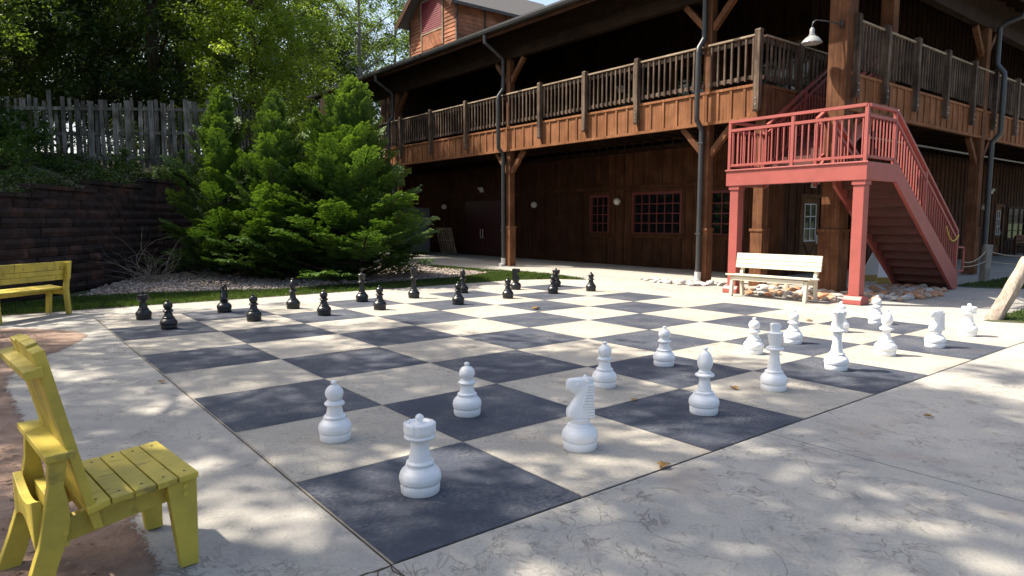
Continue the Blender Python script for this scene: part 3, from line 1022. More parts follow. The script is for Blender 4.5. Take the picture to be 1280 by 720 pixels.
# ------------------------------------------------------------------ yellow chair (faces +x)
def chair():
    root = empty('garden_chair', (-0.80, 0.55, 0.004))
    tag(root, 'worn yellow wooden garden chair with a tall slatted back, in the left foreground', 'chair')
    Y0, Y1 = 0.53, 1.09
    B = lambda mb, n, par=root, bev=0.003: mb.build(n, 'yellow_paint', par, True, None, bev)
    # front legs: tapered boards seen from the side
    for y in (Y0 + 0.005, Y1 - 0.055):
        mb = MB()
        mb.prism([(-0.665, 0.403), (-0.790, 0.403), (-0.745, 0.006), (-0.672, 0.006)], 'y', y, y + 0.05)
        lg = B(mb, 'leg')
        sc = MB()
        for zz in (0.34, 0.375):
            sc.tube([(-0.715, y - 0.004, zz), (-0.715, y + 0.01, zz)], 0.010, 10)
        if y < 0.8:
            sc.build('screw_cap', 'yellow_paint', lg, True)
    # rear legs: raked, wide at the knee, from the ground up to the shelf board
    for y in (Y0 + 0.005, Y1 - 0.055):
        mb = MB()
        mb.prism([(-1.142, 0.610), (-1.207, 0.610), (-1.212, 0.50), (-1.255, 0.27), (-1.29, 0.16), (-1.345, 0.006), (-1.258, 0.006), (-1.215, 0.13), (-1.165, 0.27), (-1.146, 0.35), (-1.148, 0.42), (-1.16, 0.50)], 'y', y, y + 0.05)
        lg = B(mb, 'leg')
        if y < 0.8:
            sc = MB()
            for zz in (0.265, 0.31):
                sc.tube([(-1.165, y - 0.004, zz), (-1.165, y + 0.01, zz)], 0.010, 10)
            sc.build('screw_cap', 'yellow_paint', lg, True)
    # side rails under the seat
    for y in (Y0 + 0.056, Y1 - 0.095):
        mb = MB()
        mb.prism([(-0.70, 0.395), (-0.70, 0.315), (-1.16, 0.25), (-1.20, 0.285), (-1.16, 0.345), (-1.00, 0.385)], 'y', y, y + 0.038)
        B(mb, 'seat_rail')
    # seat slats run across, five of them, dipping slightly to the back
    for k in range(5):
        x1 = -0.662 - k * 0.0865
        mb = MB()
        z0, z1 = 0.432 - 0.006 * k, 0.432 - 0.006 * (k + 1)
        if k > 3:
            z1 -= 0.012
        mb.prism([(x1, z0 - 0.027), (x1, z0), (x1 - 0.080, z1), (x1 - 0.080, z1 - 0.027)], 'y', Y0 - 0.012, Y1 + 0.012)
        s = B(mb, 'seat_slat', bev=0.003)
        sc = MB()
        for y in (Y0 + 0.05, Y1 - 0.05):
            sc.tube([(x1 - 0.04, y, (z0 + z1) / 2 + 0.0015), (x1 - 0.04, y, (z0 + z1) / 2 - 0.006)], 0.006, 8)
        sc.build('screw', 'dark_pipe', s, True)
    # back slats: four tall boards leaning back
    n = 4
    wd = (Y1 - Y0 - 0.03) / n
    for k in range(n):
        y0 = Y0 + 0.014 + k * wd
        mb = MB()
        top = 1.035 + (0.012 if k in (1, 2) else 0)
        mb.prism([(-1.030, 0.285), (-1.066, 0.285), (-1.232, top), (-1.192, top + 0.012)], 'y', y0 + 0.004, y0 + wd - 0.006)
        B(mb, 'back_slat', bev=0.003)
    mb = MB()                                                  # head rail behind the slats
    mb.prism([(-1.205, 0.985), (-1.268, 0.972), (-1.264, 0.938), (-1.200, 0.944)], 'y', Y0 - 0.01, Y1 + 0.05)
    B(mb, 'head_rail', bev=0.004)
    mb = MB()                                                  # shelf board on the rear legs
    mb.box(-1.222, -1.122, Y0 - 0.03, Y1 + 0.03, 0.612, 0.640)
    B(mb, 'shelf_board', bev=0.003)
    mb = MB()                                                  # curved apron between the rear legs
    pts = []
    for i in range(13):
        t = i / 12
        y = Y0 + 0.055 + t * (Y1 - Y0 - 0.11)
        pts.append((y, 0.445 - 0.05 * math.sin(PI * t)))
    low = []
    for i in range(13):
        t = i / 12
        y = Y0 + 0.055 + (1 - t) * (Y1 - Y0 - 0.11)
        low.append((y, 0.25 + 0.07 * math.sin(PI * t)))
    mb.prism(pts + low, 'x', -1.262, -1.228)
    B(mb, 'apron')
    mb = MB()
    mb.box(-1.19, -1.145, Y0 + 0.056, Y1 - 0.056, 0.335, 0.40)
    B(mb, 'cross_rail')
    root.rotation_euler = (0, 0, math.radians(5.8))
    return root


chair()


# ------------------------------------------------------------------ benches
def bench(length, mat, label, loc, rz, cat='bench'):
    """Local frame: seat runs along y, the sitter faces -x."""
    root = empty('bench', loc, rz)
    tag(root, label, cat, 'painted wooden benches')
    L = length / 2
    for y in (-L + 0.08, L - 0.14):
        mb = MB()
        mb.prism([(-0.21, 0.40), (-0.13, 0.40), (-0.175, 0.0), (-0.245, 0.0)], 'y', y, y + 0.06)
        mb.build('leg', mat, root, False, None, 0.005)
        mb = MB()
        mb.prism([(0.13, 0.42), (0.21, 0.42), (0.275, 0.86), (0.235, 0.86)], 'y', y, y + 0.06)
        mb.prism([(0.13, 0.418), (0.21, 0.418), (0.235, 0.0), (0.165, 0.0)], 'y', y + 0.001, y + 0.059)
        mb.build('leg', mat, root, False, None, 0.005)
        mb = MB()
        mb.prism([(-0.145, 0.405), (-0.145, 0.325), (0.16, 0.315), (0.16, 0.395)], 'y', y + 0.062, y + 0.10)
        mb.build('seat_rail', mat, root, False)
    mb = MB()
    mb.box(-0.225, -0.19, -L + 0.142, L - 0.142, 0.335, 0.412)
    mb.build('apron', mat, root, False, None, 0.004)
    for x0, x1, z0, z1 in ((-0.265, -0.145, 0.436, 0.418), (-0.138, -0.02, 0.417, 0.404), (-0.012, 0.11, 0.404, 0.416)):
        mb = MB()
        mb.prism([(x0, z0), (x1, z1), (x1, z1 + 0.032), (x0, z0 + 0.032)], 'y', -L, L)
        mb.build('seat_slat', mat, root, False, None, 0.005)
    for z0, z1 in ((0.572, 0.655), (0.661, 0.735), (0.741, 0.872)):
        f = lambda z: 0.13 + (z - 0.42) * 0.148
        mb = MB()
        mb.prism([(f(z0) + 0.002, z0), (f(z0) - 0.03, z0 + 0.004), (f(z1) - 0.03, z1), (f(z1) + 0.002, z1)], 'y', -L - 0.01, L + 0.01)
        mb.build('back_board', mat, root, False, None, 0.005)
    return root


bench(1.78, 'white_bench_paint', 'cream white wooden bench on the patio between the two red stair posts', (10.91, 4.62, 0.0), 0.02)
bench(1.42, 'yellow_paint', 'yellow wooden bench cut by the left edge, in front of the dark block wall', (-0.86, 10.42, 0.003), math.atan2(0.71, 0.89) - PI / 2 + 0.0)

# ------------------------------------------------------------------ the timber building
BX, BY = 12.75, 4.4                    # column lines
WX, WY = 16.2, 7.5                     # inner wall planes
FAR_Y, FAR_X = 31.0, 46.0
bld = empty('timber_building', (BX, BY, 0))
tag(bld, 'two storey brown timber building with a wraparound balcony and deep porches', 'building')


def part(mb, name, mat, parent=bld, **k):
    return mb.build(name, mat, parent, True, **k)


# --- inner walls with battens
def wall_x(x, y0, y1, z0, z1, mat='wall_boards', holes=(), step=0.41):
    """Board-and-batten wall in the plane x, facing -x; holes are (y0,y1,z0,z1)."""
    mb = MB()
    ys = sorted({y0, y1, *[h[0] for h in holes], *[h[1] for h in holes]})
    for a, b in zip(ys, ys[1:]):
        hs = [h for h in holes if h[0] <= a + 1e-6 and h[1] >= b - 1e-6]
        zs = [z0]
        for h in sorted(hs, key=lambda h: h[2]):
            zs += [h[2], h[3]]
        zs.append(z1)
        for c, e in zip(zs[::2], zs[1::2]):
            if e - c > 1e-4:
                mb.box(x, x + 0.15, a, b, c, e)
    k = y0 + 0.15
    while k < y1:
        zs = [(z0, z1)]
        for h in holes:
            if h[0] - 0.12 < k < h[1] + 0.12:
                zs = [(z0, h[2] - 0.11), (h[3] + 0.11, z1)]
        for c, e in zs:
            if e - c > 0.05:
                mb.box(x - 0.022, x - 0.001, k - 0.028, k + 0.028, c + 0.001, e - 0.001)
        k += step
    return part(mb, 'wall', mat)


def wall_y(y, x0, x1, z0, z1, mat='wall_boards', holes=(), step=0.41):
    mb = MB()
    xs_ = sorted({x0, x1, *[h[0] for h in holes], *[h[1] for h in holes]})
    for a, b in zip(xs_, xs_[1:]):
        hs = [h for h in holes if h[0] <= a + 1e-6 and h[1] >= b - 1e-6]
        zs = [z0]
        for h in sorted(hs, key=lambda h: h[2]):
            zs += [h[2], h[3]]
        zs.append(z1)
        for c, e in zip(zs[::2], zs[1::2]):
            if e - c > 1e-4:
                mb.box(a, b, y, y + 0.15, c, e)
    k = x0 + 0.15
    while k < x1:
        zs = [(z0, z1)]
        for h in holes:
            if h[0] - 0.12 < k < h[1] + 0.12:
                zs = [(z0, h[2] - 0.11), (h[3] + 0.11, z1)]
        for c, e in zs:
            if e - c > 0.05:
                mb.box(k - 0.028, k + 0.028, y - 0.022, y - 0.001, c + 0.001, e - 0.001)
        k += step
    return part(mb, 'wall', mat)


GW = [(14.12, 14.94, 1.14, 2.38), (10.98, 12.92, 1.14, 2.42), (8.75, 9.83, 1.14, 2.38)]     # ground windows on the wall facing the board
RD = (20.4, 23.1, 0.06, 2.42)                                                              # red double doors
UW = [(9.7, 11.3, 4.85, 6.3), (6.9, 8.6, 4.85, 6.3), (15.2, 17.0, 4.85, 6.3), (12.3, 14.4, 4.65, 6.6), (19.5, 21.5, 4.85, 6.3)]
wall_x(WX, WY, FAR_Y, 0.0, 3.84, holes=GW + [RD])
wall_x(WX, WY, FAR_Y, 3.86, 9.12, 'wall_boards_shade_painted', holes=UW)
DR = (17.22, 18.30, 0.05, 2.20)
W4 = (19.40, 20.25, 0.95, 2.20)
W5 = (33.55, 34.45, 0.06, 2.15)
W6 = (35.2, 37.8, 0.75, 2.10)
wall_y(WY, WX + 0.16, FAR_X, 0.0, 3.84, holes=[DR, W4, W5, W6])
wall_y(WY, WX + 0.16, FAR_X, 3.86, 9.06, 'wall_boards_shade_painted', holes=[(19.0, 20.4, 4.85, 6.3), (24.0, 26.0, 4.85, 6.3)])
mb = MB()                                     # corner board
mb.box(WX - 0.045, WX + 0.11, WY - 0.045, WY + 0.11, 0.002, 3.83)
part(mb, 'corner_board', 'wall_boards')
mb = MB()                                     # skirt trim between wall boards at mid height
mb.box(WX - 0.028, WX - 0.004, WY + 0.2, FAR_Y, 2.62, 2.74)
part(mb, 'trim_board', 'wall_boards')
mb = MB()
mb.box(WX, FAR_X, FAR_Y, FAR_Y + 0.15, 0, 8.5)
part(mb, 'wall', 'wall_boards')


def window_x(x, y0, y1, z0, z1, ny, nz, frame='window_red'):
    mb = MB()
    t = 0.07
    mb.box(x - 0.035, x + 0.05, y0 - t, y0 + 0.012, z0 - t, z1 + t)
    mb.box(x - 0.035, x + 0.05, y1 - 0.012, y1 + t, z0 - t, z1 + t)
    mb.box(x - 0.034, x + 0.05, y0 + 0.013, y1 - 0.013, z0 - t, z0 + 0.012)
    mb.box(x - 0.034, x + 0.05, y0 + 0.013, y1 - 0.013, z1 - 0.012, z1 + t)
    wn = part(mb, 'window', frame)
    mb = MB()
    for i in range(1, ny):
        y = y0 + (y1 - y0) * i / ny
        mb.box(x + 0.005, x + 0.035, y - 0.016, y + 0.016, z0 + 0.013, z1 - 0.013)
    for i in range(1, nz):
        z = z0 + (z1 - z0) * i / nz
        mb.box(x + 0.007, x + 0.033, y0 + 0.013, y1 - 0.013, z - 0.016, z + 0.016)
    part(mb, 'muntins', frame, wn)
    mb = MB()
    mb.box(x + 0.042, x + 0.058, y0 + 0.002, y1 - 0.002, z0 + 0.002, z1 - 0.002)
    part(mb, 'pane', 'window_glass', wn)
    mb = MB()
    mb.box(x - 0.085, x - 0.036, y0 - t - 0.06, y1 + t + 0.06, z0 - t - 0.002, z0 - t + 0.045)
    part(mb, 'sill', 'wall_boards', wn)
    mb = MB()                                  # wide brown casing around the red frame
    c = 0.10
    mb.box(x - 0.025, x - 0.003, y0 - t - c, y0 - t - 0.002, z0 - t - c, z1 + t + c)
    mb.box(x - 0.025, x - 0.003, y1 + t + 0.002, y1 + t + c, z0 - t - c, z1 + t + c)
    mb.box(x - 0.024, x - 0.003, y0 - t, y1 + t, z0 - t - c, z0 - t - 0.002)
    mb.box(x - 0.024, x - 0.003, y0 - t, y1 + t, z1 + t + 0.002, z1 + t + c)
    part(mb, 'casing', 'wall_boards', wn)
    return wn


def window_y(y, x0, x1, z0, z1, nx, nz, frame='window_red'):
    mb = MB()
    t = 0.07
    mb.box(x0 - t, x0 + 0.012, y - 0.035, y + 0.05, z0 - t, z1 + t)
    mb.box(x1 - 0.012, x1 + t, y - 0.035, y + 0.05, z0 - t, z1 + t)
    mb.box(x0 + 0.013, x1 - 0.013, y - 0.034, y + 0.05, z0 - t, z0 + 0.012)
    mb.box(x0 + 0.013, x1 - 0.013, y - 0.034, y + 0.05, z1 - 0.012, z1 + t)
    wn = part(mb, 'window', frame)
    mb = MB()
    for i in range(1, nx):
        x = x0 + (x1 - x0) * i / nx
        mb.box(x - 0.016, x + 0.016, y + 0.005, y + 0.035, z0 + 0.013, z1 - 0.013)
    for i in range(1, nz):
        z = z0 + (z1 - z0) * i / nz
        mb.box(x0 + 0.013, x1 - 0.013, y + 0.007, y + 0.033, z - 0.016, z + 0.016)
    part(mb, 'muntins', frame, wn)
    mb = MB()
    mb.box(x0 + 0.002, x1 - 0.002, y + 0.042, y + 0.058, z0 + 0.002, z1 - 0.002)
    part(mb, 'pane', 'window_glass', wn)
    return wn


window_x(WX, *GW[0], 3, 4)
window_x(WX, *GW[1], 6, 4)
window_x(WX, *GW[2], 3, 4)
for h in UW:
    window_x(WX, *h, 3, 3, 'wall_boards')
window_y(WY, *W4, 2, 3, 'wall_boards')
window_y(WY, *W6, 3, 4, 'wall_boards')
window_y(WY, 19.0, 20.4, 4.85, 6.3, 3, 3, 'wall_boards')
window_y(WY, 24.0, 26.0, 4.85, 6.3, 3, 3, 'wall_boards')


# glazed door behind the bench
def glazed_door(x0, x1, z0, z1, y, handle=True):
    mb = MB()
    mb.box(x0 - 0.1, x0, y - 0.03, y + 0.1, z0, z1 + 0.1)
    mb.box(x1, x1 + 0.1, y - 0.03, y + 0.1, z0, z1 + 0.1)
    mb.box(x0 + 0.001, x1 - 0.001, y - 0.03, y + 0.1, z1, z1 + 0.1)
    part(mb, 'door_frame', 'door_wood')
    gx0, gx1, gz0, gz1 = x0 + 0.22, x1 - 0.22, 0.95, z1 - 0.18
    mb = MB()
    mb.box(x0 + 0.004, gx0, y + 0.03, y + 0.075, z0, z1 - 0.004)
    mb.box(gx1, x1 - 0.004, y + 0.03, y + 0.075, z0, z1 - 0.004)
    mb.box(gx0, gx1, y + 0.031, y + 0.074, z0, gz0)
    mb.box(gx0, gx1, y + 0.031, y + 0.074, gz1, z1 - 0.004)
    # carved crossbuck on the lower panel
    cx = (gx0 + gx1) / 2
    mb.beam((gx0 + 0.02, y + 0.025, 0.85), (cx, y + 0.025, 0.48), 0.012, 0.05, (0, -1, 0))
    mb.beam((gx1 - 0.02, y + 0.024, 0.85), (cx, y + 0.024, 0.48), 0.012, 0.05, (0, -1, 0))
    mb.box(gx0, gx1, y + 0.018, y + 0.03, 0.83, 0.88)
    dr = part(mb, 'door', 'door_wood')
    mb = MB()
    for i in range(4):
        z = gz0 + (gz1 - gz0) * i / 3
        mb.box(gx0 - 0.01, gx1 + 0.01, y + 0.018, y + 0.04, z - 0.014, z + 0.014)
    for i in range(3):
        x = gx0 + (gx1 - gx0) * i / 2
        mb.box(x - 0.014, x + 0.014, y + 0.016, y + 0.041, gz0 - 0.012, gz1 + 0.012)
    part(mb, 'glazing_bars', 'white_pvc', dr)
    mb = MB()
    mb.box(gx0 + 0.001, gx1 - 0.001, y + 0.044, y + 0.056, gz0 + 0.001, gz1 - 0.001)
    part(mb, 'pane', 'window_glass', dr)
    if handle:
        mb = MB()
        mb.box(x1 - 0.15, x1 - 0.08, y + 0.018, y + 0.031, 0.86, 1.12)
        mb.tube([(x1 - 0.115, y + 0.02, 1.0), (x1 - 0.115, y - 0.03, 1.0), (x1 - 0.23, y - 0.035, 1.0)], 0.012, 8)
        part(mb, 'handle', 'steel', dr)


glazed_door(*DR[:2], DR[2], DR[3], WY)
glazed_door(*W5[:2], W5[2], W5[3], WY)

# red double doors, far left under the porch
ym = (RD[0] + RD[1]) / 2
for a, b in ((RD[0] + 0.005, ym - 0.004), (ym + 0.004, RD[1] - 0.005)):
    mb = MB()
    mb.box(WX + 0.02, WX + 0.07, a, b, 0.03, RD[3] - 0.01)
    for zz in (0.15, 1.2, 2.2):
        mb.box(WX + 0.0, WX + 0.019, a + 0.03, b - 0.03, zz, zz + 0.12)
    dr = part(mb, 'door', 'dark_red_door')
    mb = MB()
    y = ym + (0.09 if a > ym else -0.09)
    mb.tube([(WX + 0.02, y, 0.78), (WX - 0.05, y, 0.78), (WX - 0.05, y, 1.16), (WX + 0.02, y, 1.16)], 0.016, 8)
    part(mb, 'handle', 'steel', dr)

# --- balcony deck, ceiling and roof
mb = MB()
mb.box(BX + 0.06, WX, 6.2, FAR_Y, 4.40, 4.55)             # deck of the left side
mb.box(15.7, FAR_X, BY + 0.06, WY, 4.401, 4.551)          # deck of the right side
mb.box(WX, FAR_X, WY, FAR_Y, 4.0, 4.1)
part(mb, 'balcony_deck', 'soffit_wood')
mb = MB()
k = 6.6
while k < FAR_Y:
    mb.box(BX + 0.07, WX - 0.002, k, k + 0.06, 4.1, 4.398)
    k += 0.6
k = 16.4
while k < FAR_X:
    mb.box(k, k + 0.06, BY + 0.08, WY - 0.03, 4.1, 4.398)
    k += 0.6
part(mb, 'joists', 'soffit_wood')
EX, EY, EZ = 11.86, 3.55, 7.68
PIT = 0.40
mb = MB()                                                  # hip roof, shingles over a board soffit
rx, ry = EX + 13.7, EY + 13.7
R = [(EX, EY, EZ), (FAR_X + 1, EY, EZ), (FAR_X + 1, ry, EZ + 13.7 * PIT), (rx, ry, EZ + 13.7 * PIT), (EX, FAR_Y - 0.6, EZ), (rx, FAR_Y - 0.6, EZ + 13.7 * PIT)]
mb.add(R, [(0, 1, 2, 3), (0, 3, 5, 4)])
R2 = [(x, y, z - 0.14) for x, y, z in R]
mb.cur = 1
mb.add(R2, [(3, 2, 1, 0), (4, 5, 3, 0)])
mb.add([R[0], R[1], R2[1], R2[0]], [(0, 1, 2, 3)])
mb.add([R[0], R[4], R2[4], R2[0]], [(0, 3, 2, 1)])
mb.add([R[4], R[5], R2[5], R2[4]], [(0, 3, 2, 1)])
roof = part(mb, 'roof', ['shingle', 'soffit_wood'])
mb = MB()                                                  # fascia board under the roof edge and rafter tails
mb.box(EX + 0.03, EX + 0.07, EY + 0.03, FAR_Y - 0.65, EZ - 0.30, EZ - 0.13)
mb.box(EX + 0.071, FAR_X, EY + 0.03, EY + 0.07, EZ - 0.30, EZ - 0.131)
part(mb, 'eaves_board', 'wall_boards', roof)
mb = MB()
k = 5.0
while k < FAR_Y - 1:
    mb.beam((EX + 0.08, k, EZ - 0.21), (WX, k, EZ - 0.21 + (WX - EX) * PIT), 0.06, 0.14)
    k += 0.81
k = 13.4
while k < FAR_X - 1:
    mb.beam((k, EY + 0.08, EZ - 0.21), (k, WY, EZ - 0.21 + (WY - EY) * PIT), 0.06, 0.14)
    k += 0.81
part(mb, 'rafters', 'soffit_wood', roof)
# gutters
mb = MB()
prof = [(-0.11, 0.06), (-0.115, 0.0), (-0.10, -0.07), (-0.05, -0.10), (0.0, -0.10), (0.005, 0.045), (-0.008, 0.045), (-0.01, -0.085), (-0.05, -0.085), (-0.09, -0.06), (-0.10, 0.0), (-0.098, 0.06)]
mb.prism([(EX + a, EZ - 0.09 + b) for a, b in prof], 'y', EY - 0.12, FAR_Y - 0.6)
part(mb, 'gutter', 'gutter_black')
mb = MB()
mb.prism([(EY + a, EZ - 0.09 + b) for a, b in prof], 'x', EX + 0.01, FAR_X)
part(mb, 'gutter', 'gutter_black')
# header beams along the column lines
mb = MB()
mb.box(BX - 0.11, BX + 0.11, BY + 0.2, FAR_Y, 6.82, 7.14)
mb.box(BX + 0.2, FAR_X, BY - 0.11, BY + 0.11, 6.821, 7.141)
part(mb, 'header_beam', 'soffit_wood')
mb = MB()                                                  # boarded eave wall between header and roof
mb.box(BX - 0.05, BX + 0.05, BY + 0.2, FAR_Y, 7.142, 7.82)
mb.box(BX + 0.2, FAR_X, BY - 0.05, BY + 0.05, 7.143, 7.80)
part(mb, 'frieze_board', 'soffit_wood')
mb = MB()                                                  # lower beams under the balcony edge
mb.box(BX - 0.09, BX + 0.11, 6.2, FAR_Y, 3.86, 4.10)
mb.box(13.2, FAR_X, BY - 0.05, BY + 0.11, 3.861, 4.101)
part(mb, 'balcony_beam', 'soffit_wood')


for z, y in ((6.55, 6.0), (3.70, 5.6)):
    mb = MB()
    mb.tube([(16.0, y, z), (FAR_X - 1, y, z)], 0.03, 8)
    part(mb, 'conduit', 'lamp_enamel')


# --- columns
def column(x, y, z1, s=0.21, braces=('y',), collar=True, zlow=0.0):
    mb = MB()
    mb.box(x - s / 2, x + s / 2, y - s / 2, y + s / 2, 1.32, z1)
    c = part(mb, 'column', 'column_wood', bevel=0.01)
    mb = MB()
    e = s / 2 + 0.022
    mb.box(x - e, x + e, y - e, y + e, 0.03, 1.30)
    mb.box(x - e - 0.02, x + e + 0.02, y - e - 0.02, y + e + 0.02, 1.301, 1.36)
    part(mb, 'casing', 'column_wood', c)
    for ax in braces:
        for sg in (-1, 1):
            if ax == 'y+' and sg < 0 or ax == 'y-' and sg > 0 or ax == 'x+' and sg < 0:
                continue
            for zt in (3.86, 6.82):
                if zt > z1:
                    continue
                mb = MB()
                if ax[0] == 'y':
                    mb.beam((x, y + sg * (s / 2 - 0.02), zt - 0.72), (x, y + sg * (s / 2 + 0.62), zt - 0.03), 0.12, 0.14)
                else:
                    mb.beam((x + sg * (s / 2 - 0.02), y, zt - 0.72), (x + sg * (s / 2 + 0.62), y, zt - 0.03), 0.12, 0.14)
                part(mb, 'brace', 'column_wood', c)
    return c


for y in (7.55, 15.35, 22.95, 30.55):
    column(BX, y, 6.82, 0.21, braces=('y',))
column(BX + 0.27, BY + 0.08, 6.82, 0.40, braces=('x+',))
column(BX + 0.02, 6.08, 4.58, 0.25, braces=())
for x in (20.9, 28.6, 36.3):
    column(x, BY, 6.82, 0.27, braces=('x',))
mb = MB()
mb.box(15.5, 15.78, BY + 0.15, BY + 0.43, 4.552, 7.1)
part(mb, 'column', 'column_wood')


# --- balcony fascia panels, railing and posts
def fascia_y(x, y0, y1):
    mb = MB()
    mb.box(x - 0.02, x + 0.02, y0, y1, 3.90, 4.56)
    mb.box(x - 0.06, x + 0.03, y0, y1, 3.83, 3.899)
    mb.box(x - 0.055, x + 0.03, y0, y1, 4.561, 4.62)
    n = max(2, round((y1 - y0) / 0.40))
    for i in range(n + 1):
        y = y0 + (y1 - y0) * i / n
        y = min(max(y, y0 + 0.03), y1 - 0.03)
        mb.box(x - 0.045, x - 0.0201, y - 0.03, y + 0.03, 3.90, 4.56)
    part(mb, 'fascia_panel', 'fascia_wood')


def fascia_x(y, x0, x1):
    mb = MB()
    mb.box(x0, x1, y - 0.02, y + 0.02, 3.90, 4.56)
    mb.box(x0, x1, y - 0.06, y + 0.03, 3.83, 3.899)
    mb.box(x0, x1, y - 0.055, y + 0.03, 4.561, 4.62)
    n = max(2, round((x1 - x0) / 0.40))
    for i in range(n + 1):
        x = x0 + (x1 - x0) * i / n
        x = min(max(x, x0 + 0.03), x1 - 0.03)
        mb.box(x - 0.03, x + 0.03, y - 0.045, y - 0.0201, 3.90, 4.56)
    part(mb, 'fascia_panel', 'fascia_wood')


def rail_run(p, q, out, step=0.165, z0=0.0):
    """One bay of balustrade from p to q (x,y); out = outward unit vector."""
    p, q, out = Vector((*p, 0)), Vector((*q, 0)), Vector((*out, 0))
    d = (q - p).normalized()
    L = (q - p).length
    mb = MB()
    zb, zt = 4.78, 5.58
    mb.beam(p + Vector((0, 0, zb)), q + Vector((0, 0, zb)), 0.04, 0.09)
    mb.beam(p + Vector((0, 0, zt)), q + Vector((0, 0, zt)), 0.04, 0.09)
    n = max(2, int(L / step))
    for i in range(n):
        c = p + d * (L * (i + 0.5) / n) + out * 0.0405
        mb.beam(c + Vector((0, 0, 4.70)), c + Vector((0, 0, 5.655)), 0.04, 0.04, d)
    pn = part(mb, 'railing_panel', 'rail_wood')
    mb = MB()
    mb.beam(p + Vector((0, 0, 5.685)) + out * 0.01, q + Vector((0, 0, 5.685)) + out * 0.01, 0.14, 0.04)
    part(mb, 'top_rail', 'rail_top_wood', pn)


def rail_post(x, y, out, w=0.12, low=4.08, top=5.79):
    mb = MB()
    o = Vector((*out, 0))
    dd = Vector((-o.y, o.x, 0))
    pr = [(-0.06, low + 0.10), (0.0, low + 0.02), (0.055, low), (0.075, low + 0.05), (0.075, top - 0.03), (0.05, top), (-0.06, top)]
    vs = []
    for sgn in (-1, 1):
        for a, z in pr:
            pt = Vector((x, y, z)) + o * a + dd * (sgn * w / 2)
            vs.append(pt)
    n = len(pr)
    mb.add(vs, [tuple(range(n)), tuple(range(2 * n - 1, n - 1, -1))] + [(i, n + i, n + (i + 1) % n, (i + 1) % n) for i in range(n)])
    ps = part(mb, 'railing_post', 'rail_wood')
    mb = MB()
    for zz in (low + 0.16, low + 0.30):
        c = Vector((x, y, zz)) + o * 0.072
        mb.tube([c, c + o * 0.014], 0.016, 8)
    part(mb, 'bolt', 'steel', ps)


FX = BX - 0.12                          # fascia plane of the left side
ys = [6.12, 7.55, 9.66, 11.62, 13.60, 15.38, 17.66, 20.05, 22.40, 24.6, 26.8, 29.0, 30.9]
for a, b in zip(ys, ys[1:]):
    fascia_y(FX, a + 0.004, b - 0.004)
    rail_run((FX, a + 0.07), (FX, b - 0.07), (-1, 0))
for y in ys:
    if y in (7.55, 15.38):
        continue
    rail_post(FX - 0.085, y, (-1, 0), low=3.98 if y < 7 else 4.08, w=0.14 if y < 7 else 0.12)
FYY = BY - 0.07
xs2 = [13.02, 14.52, 16.14, 17.96, 19.8, 21.5, 23.4, 25.3, 27.2, 29.1, 31.0, 33, 35, 37, 39, 41]
for a, b in zip(xs2, xs2[1:]):
    fascia_x(FYY, a + 0.004, b - 0.004)
    rail_run((a + 0.07, FYY), (b - 0.07, FYY), (0, -1), step=0.15)
for x in xs2:
    rail_post(x + (0.12 if x < 13.1 else 0), FYY - 0.085, (0, -1))
# return of the balcony beside the upper stair
rail_run((BX + 0.05, 6.16), (14.2, 6.16), (0, -1))
rail_run((14.3, 6.16), (15.6, 6.16), (0, -1))
rail_post(14.25, 6.10, (0, -1), low=4.3)
fascia_x(6.14, BX + 0.16, 15.6)
mb = MB()
mb.box(BX + 0.2, 15.7, 6.165, 6.22, 4.0, 4.55)
part(mb, 'deck_edge', 'soffit_wood')


# --- downspouts
def downspout_y(x, y):
    z = EZ - 0.2
    mb = MB()
    mb.tube([(EX - 0.04, y, z), (EX - 0.04, y, z - 0.22), (x - 0.03, y, z - 0.62), (x, y, z - 0.72), (x, y, 5.95), (x - 0.01, y, 5.86), (x - 0.20, y, 5.62), (x - 0.21, y, 5.5), (x - 0.21, y, 4.05), (x - 0.20, y, 3.95), (x - 0.01, y, 3.75), (x, y, 3.65), (x, y, 0.18)], 0.062, 12)
    for zz in (1.2, 3.4):
        mb.box(x - 0.068, x + 0.075, y - 0.075, y + 0.075, zz, zz + 0.04)
    ds = part(mb, 'downspout', 'dark_pipe', smooth=40)
    mb = MB()
    mb.tube([(x, y, 0.28), (x, y, 0.10), (x - 0.05, y, 0.045), (x - 0.15, y, 0.03)], 0.078, 12)
    part(mb, 'boot', 'white_pvc', ds)


for y in (7.60, 15.50, 23.1):
    downspout_y(BX - 0.185, y)


def downspout_x(x, y):
    z = EZ - 0.2
    mb = MB()
    mb.tube([(x, EY - 0.04, z), (x, EY - 0.04, z - 0.20), (x, EY + 0.10, z - 0.42), (x, y - 0.12, z - 0.52), (x, y, z - 0.62), (x, y, 5.95), (x, y - 0.01, 5.86), (x, y - 0.18, 5.62), (x, y - 0.19, 5.5), (x, y - 0.19, 4.05), (x, y - 0.18, 3.95), (x, y - 0.01, 3.75), (x, y, 3.65), (x, y, 0.1)], 0.07, 12)
    part(mb, 'downspout', 'dark_pipe', smooth=40)


downspout_x(21.25, BY - 0.24)
downspout_x(36.7, BY - 0.24)

# --- dormer on the roof
DX, DY0, DY1, DZ = 15.0, 21.85, 25.75, 10.72
dm = MB()
ym = (DY0 + DY1) / 2
pk = DZ + (DY1 - DY0) / 2 * 0.72
zb = 8.6
